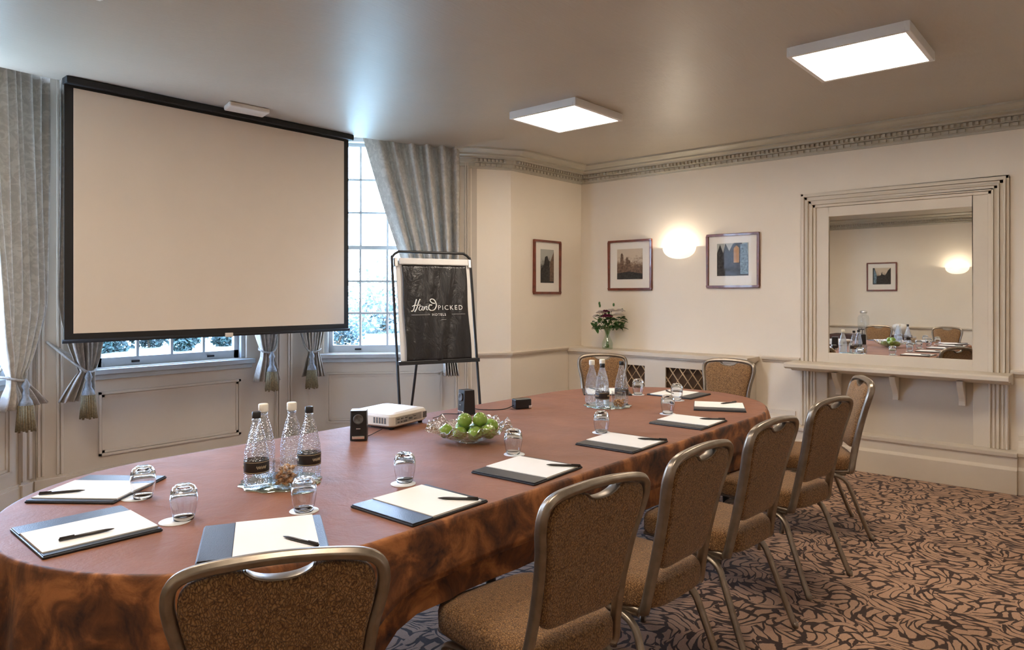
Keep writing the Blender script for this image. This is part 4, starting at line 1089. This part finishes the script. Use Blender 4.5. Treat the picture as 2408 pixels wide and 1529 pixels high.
bloom(vr * -.075 + Vector((-.07, -.06, .37)), .065, 'petal_white'); bloom(vr * -.02 + Vector((-.08, -.07, .33)), .070, 'petal_purple', 9); bloom(vr * -.035 + Vector((-.08, -.07, .385)), .050, 'petal_purple', 8)
bloom(vr * .03 + Vector((-.06, -.05, .39)), .060, 'petal_white'); bloom(vr * .10 + Vector((-.08, -.07, .345)), .07, 'petal_white'); bloom(vr * .125 + Vector((-.06, -.05, .39)), .06, 'petal_white'); bloom(vr * -.12 + Vector((-.05, -.04, .34)), .045, 'petal_white')
for a, h in ((-.09, .47), (-.085, .445), (.06, .455), (.15, .40), (-.14, .24)):
    mb = MB(); mb.sphere(tuple(vr * a + Vector((-.02, -.02, h))), .011, 8, 6, (1, 1, 1.8)); mb.build('bud', 'leaf_green', bq)

# ---------------------------------------------------------------- side table at the rear wall (seen in the mirror)
t = empty('side_table', (-.86, 3.42, 0), 0, 'side table against the opposite wall, seen in the mirror', 'table')
MB().box((-.34, -.62, .715), (.34, .62, .742)).build('tabletop', 'table_top', t)
for x in (-.3, .3):
    for y in (-.56, .56): MB().box((x - .02, y - .02, 0), (x + .02, y + .02, .715)).build('leg', 'black_metal', t)
def skf(k, z, wob=0):
    P = []
    for x, y, _ in rr(.355, .635, 0, .03, 4): P.append((x, y, z))
    Q = []
    for i in range(len(P)):
        a, b = Vector(P[i]), Vector(P[(i + 1) % len(P)]); m = max(1, int((b - a).length / .03))
        for j in range(m): Q.append(a.lerp(b, j / m))
    return [(p.x * (1 + wob * .05 * math.sin(i * 1.1)), p.y * (1 + wob * .03 * math.sin(i * 1.1)), z) for i, p in enumerate(Q)]
mb = MB(); mb.rings([skf(0, .746), skf(0, .738), skf(0, .5, .5), skf(0, .25, 1)][::-1], True, False, True); o = mb.build('tablecloth', 'side_cloth'); o.location = (-.86, 3.42, .0); tag(o, 'dark brown cloth on the side table seen in the mirror', 'tablecloth')
t = empty('drinks_dispenser', (-.95, 3.52, .7475), 0, 'tall clear glass drinks dispenser on the side table in the mirror', 'drinks dispenser')
mb = MB(); mb.lathe([(.0, .09), (.085, .09), (.095, .11), (.095, .30), (.08, .34), (.05, .36), (.05, .39)], 28); mb.build('glass_body', 'clear_glass', t)
mb = MB(); mb.lathe([(.055, .385), (.057, .39), (.057, .42), (.04, .43)], 24, cap0=True, cap1=True); mb.build('lid', 'silver', t)
mb = MB()
for a in (0, 2.09, 4.19): mb.tube([(.09 * math.cos(a), .09 * math.sin(a), 0), (.075 * math.cos(a), .075 * math.sin(a), .09)], .006, 6)
mb.tube([(.085 * math.cos(2 * math.pi * k / 24), .085 * math.sin(2 * math.pi * k / 24), .088) for k in range(24)], .005, 6, closed=True); mb.build('stand', 'black_metal', t)
mb = MB(); mb.tube([(.09, 0, .12), (.13, 0, .12)], .008, 8); mb.tube([(.125, 0, .135), (.125, 0, .09)], .006, 8); mb.build('tap', 'chrome', t)
mb = MB(); mb.lathe([(0, .004), (.05, .0), (.06, .02), (.11, .10), (.125, .15), (.11, .19), (.05, .21), (0, .215)], 28); o = mb.build('white_bowl', 'cup_white'); o.location = (-.95, 2.93, .7475); tag(o, 'round white covered dish on the side table in the mirror', 'dish')
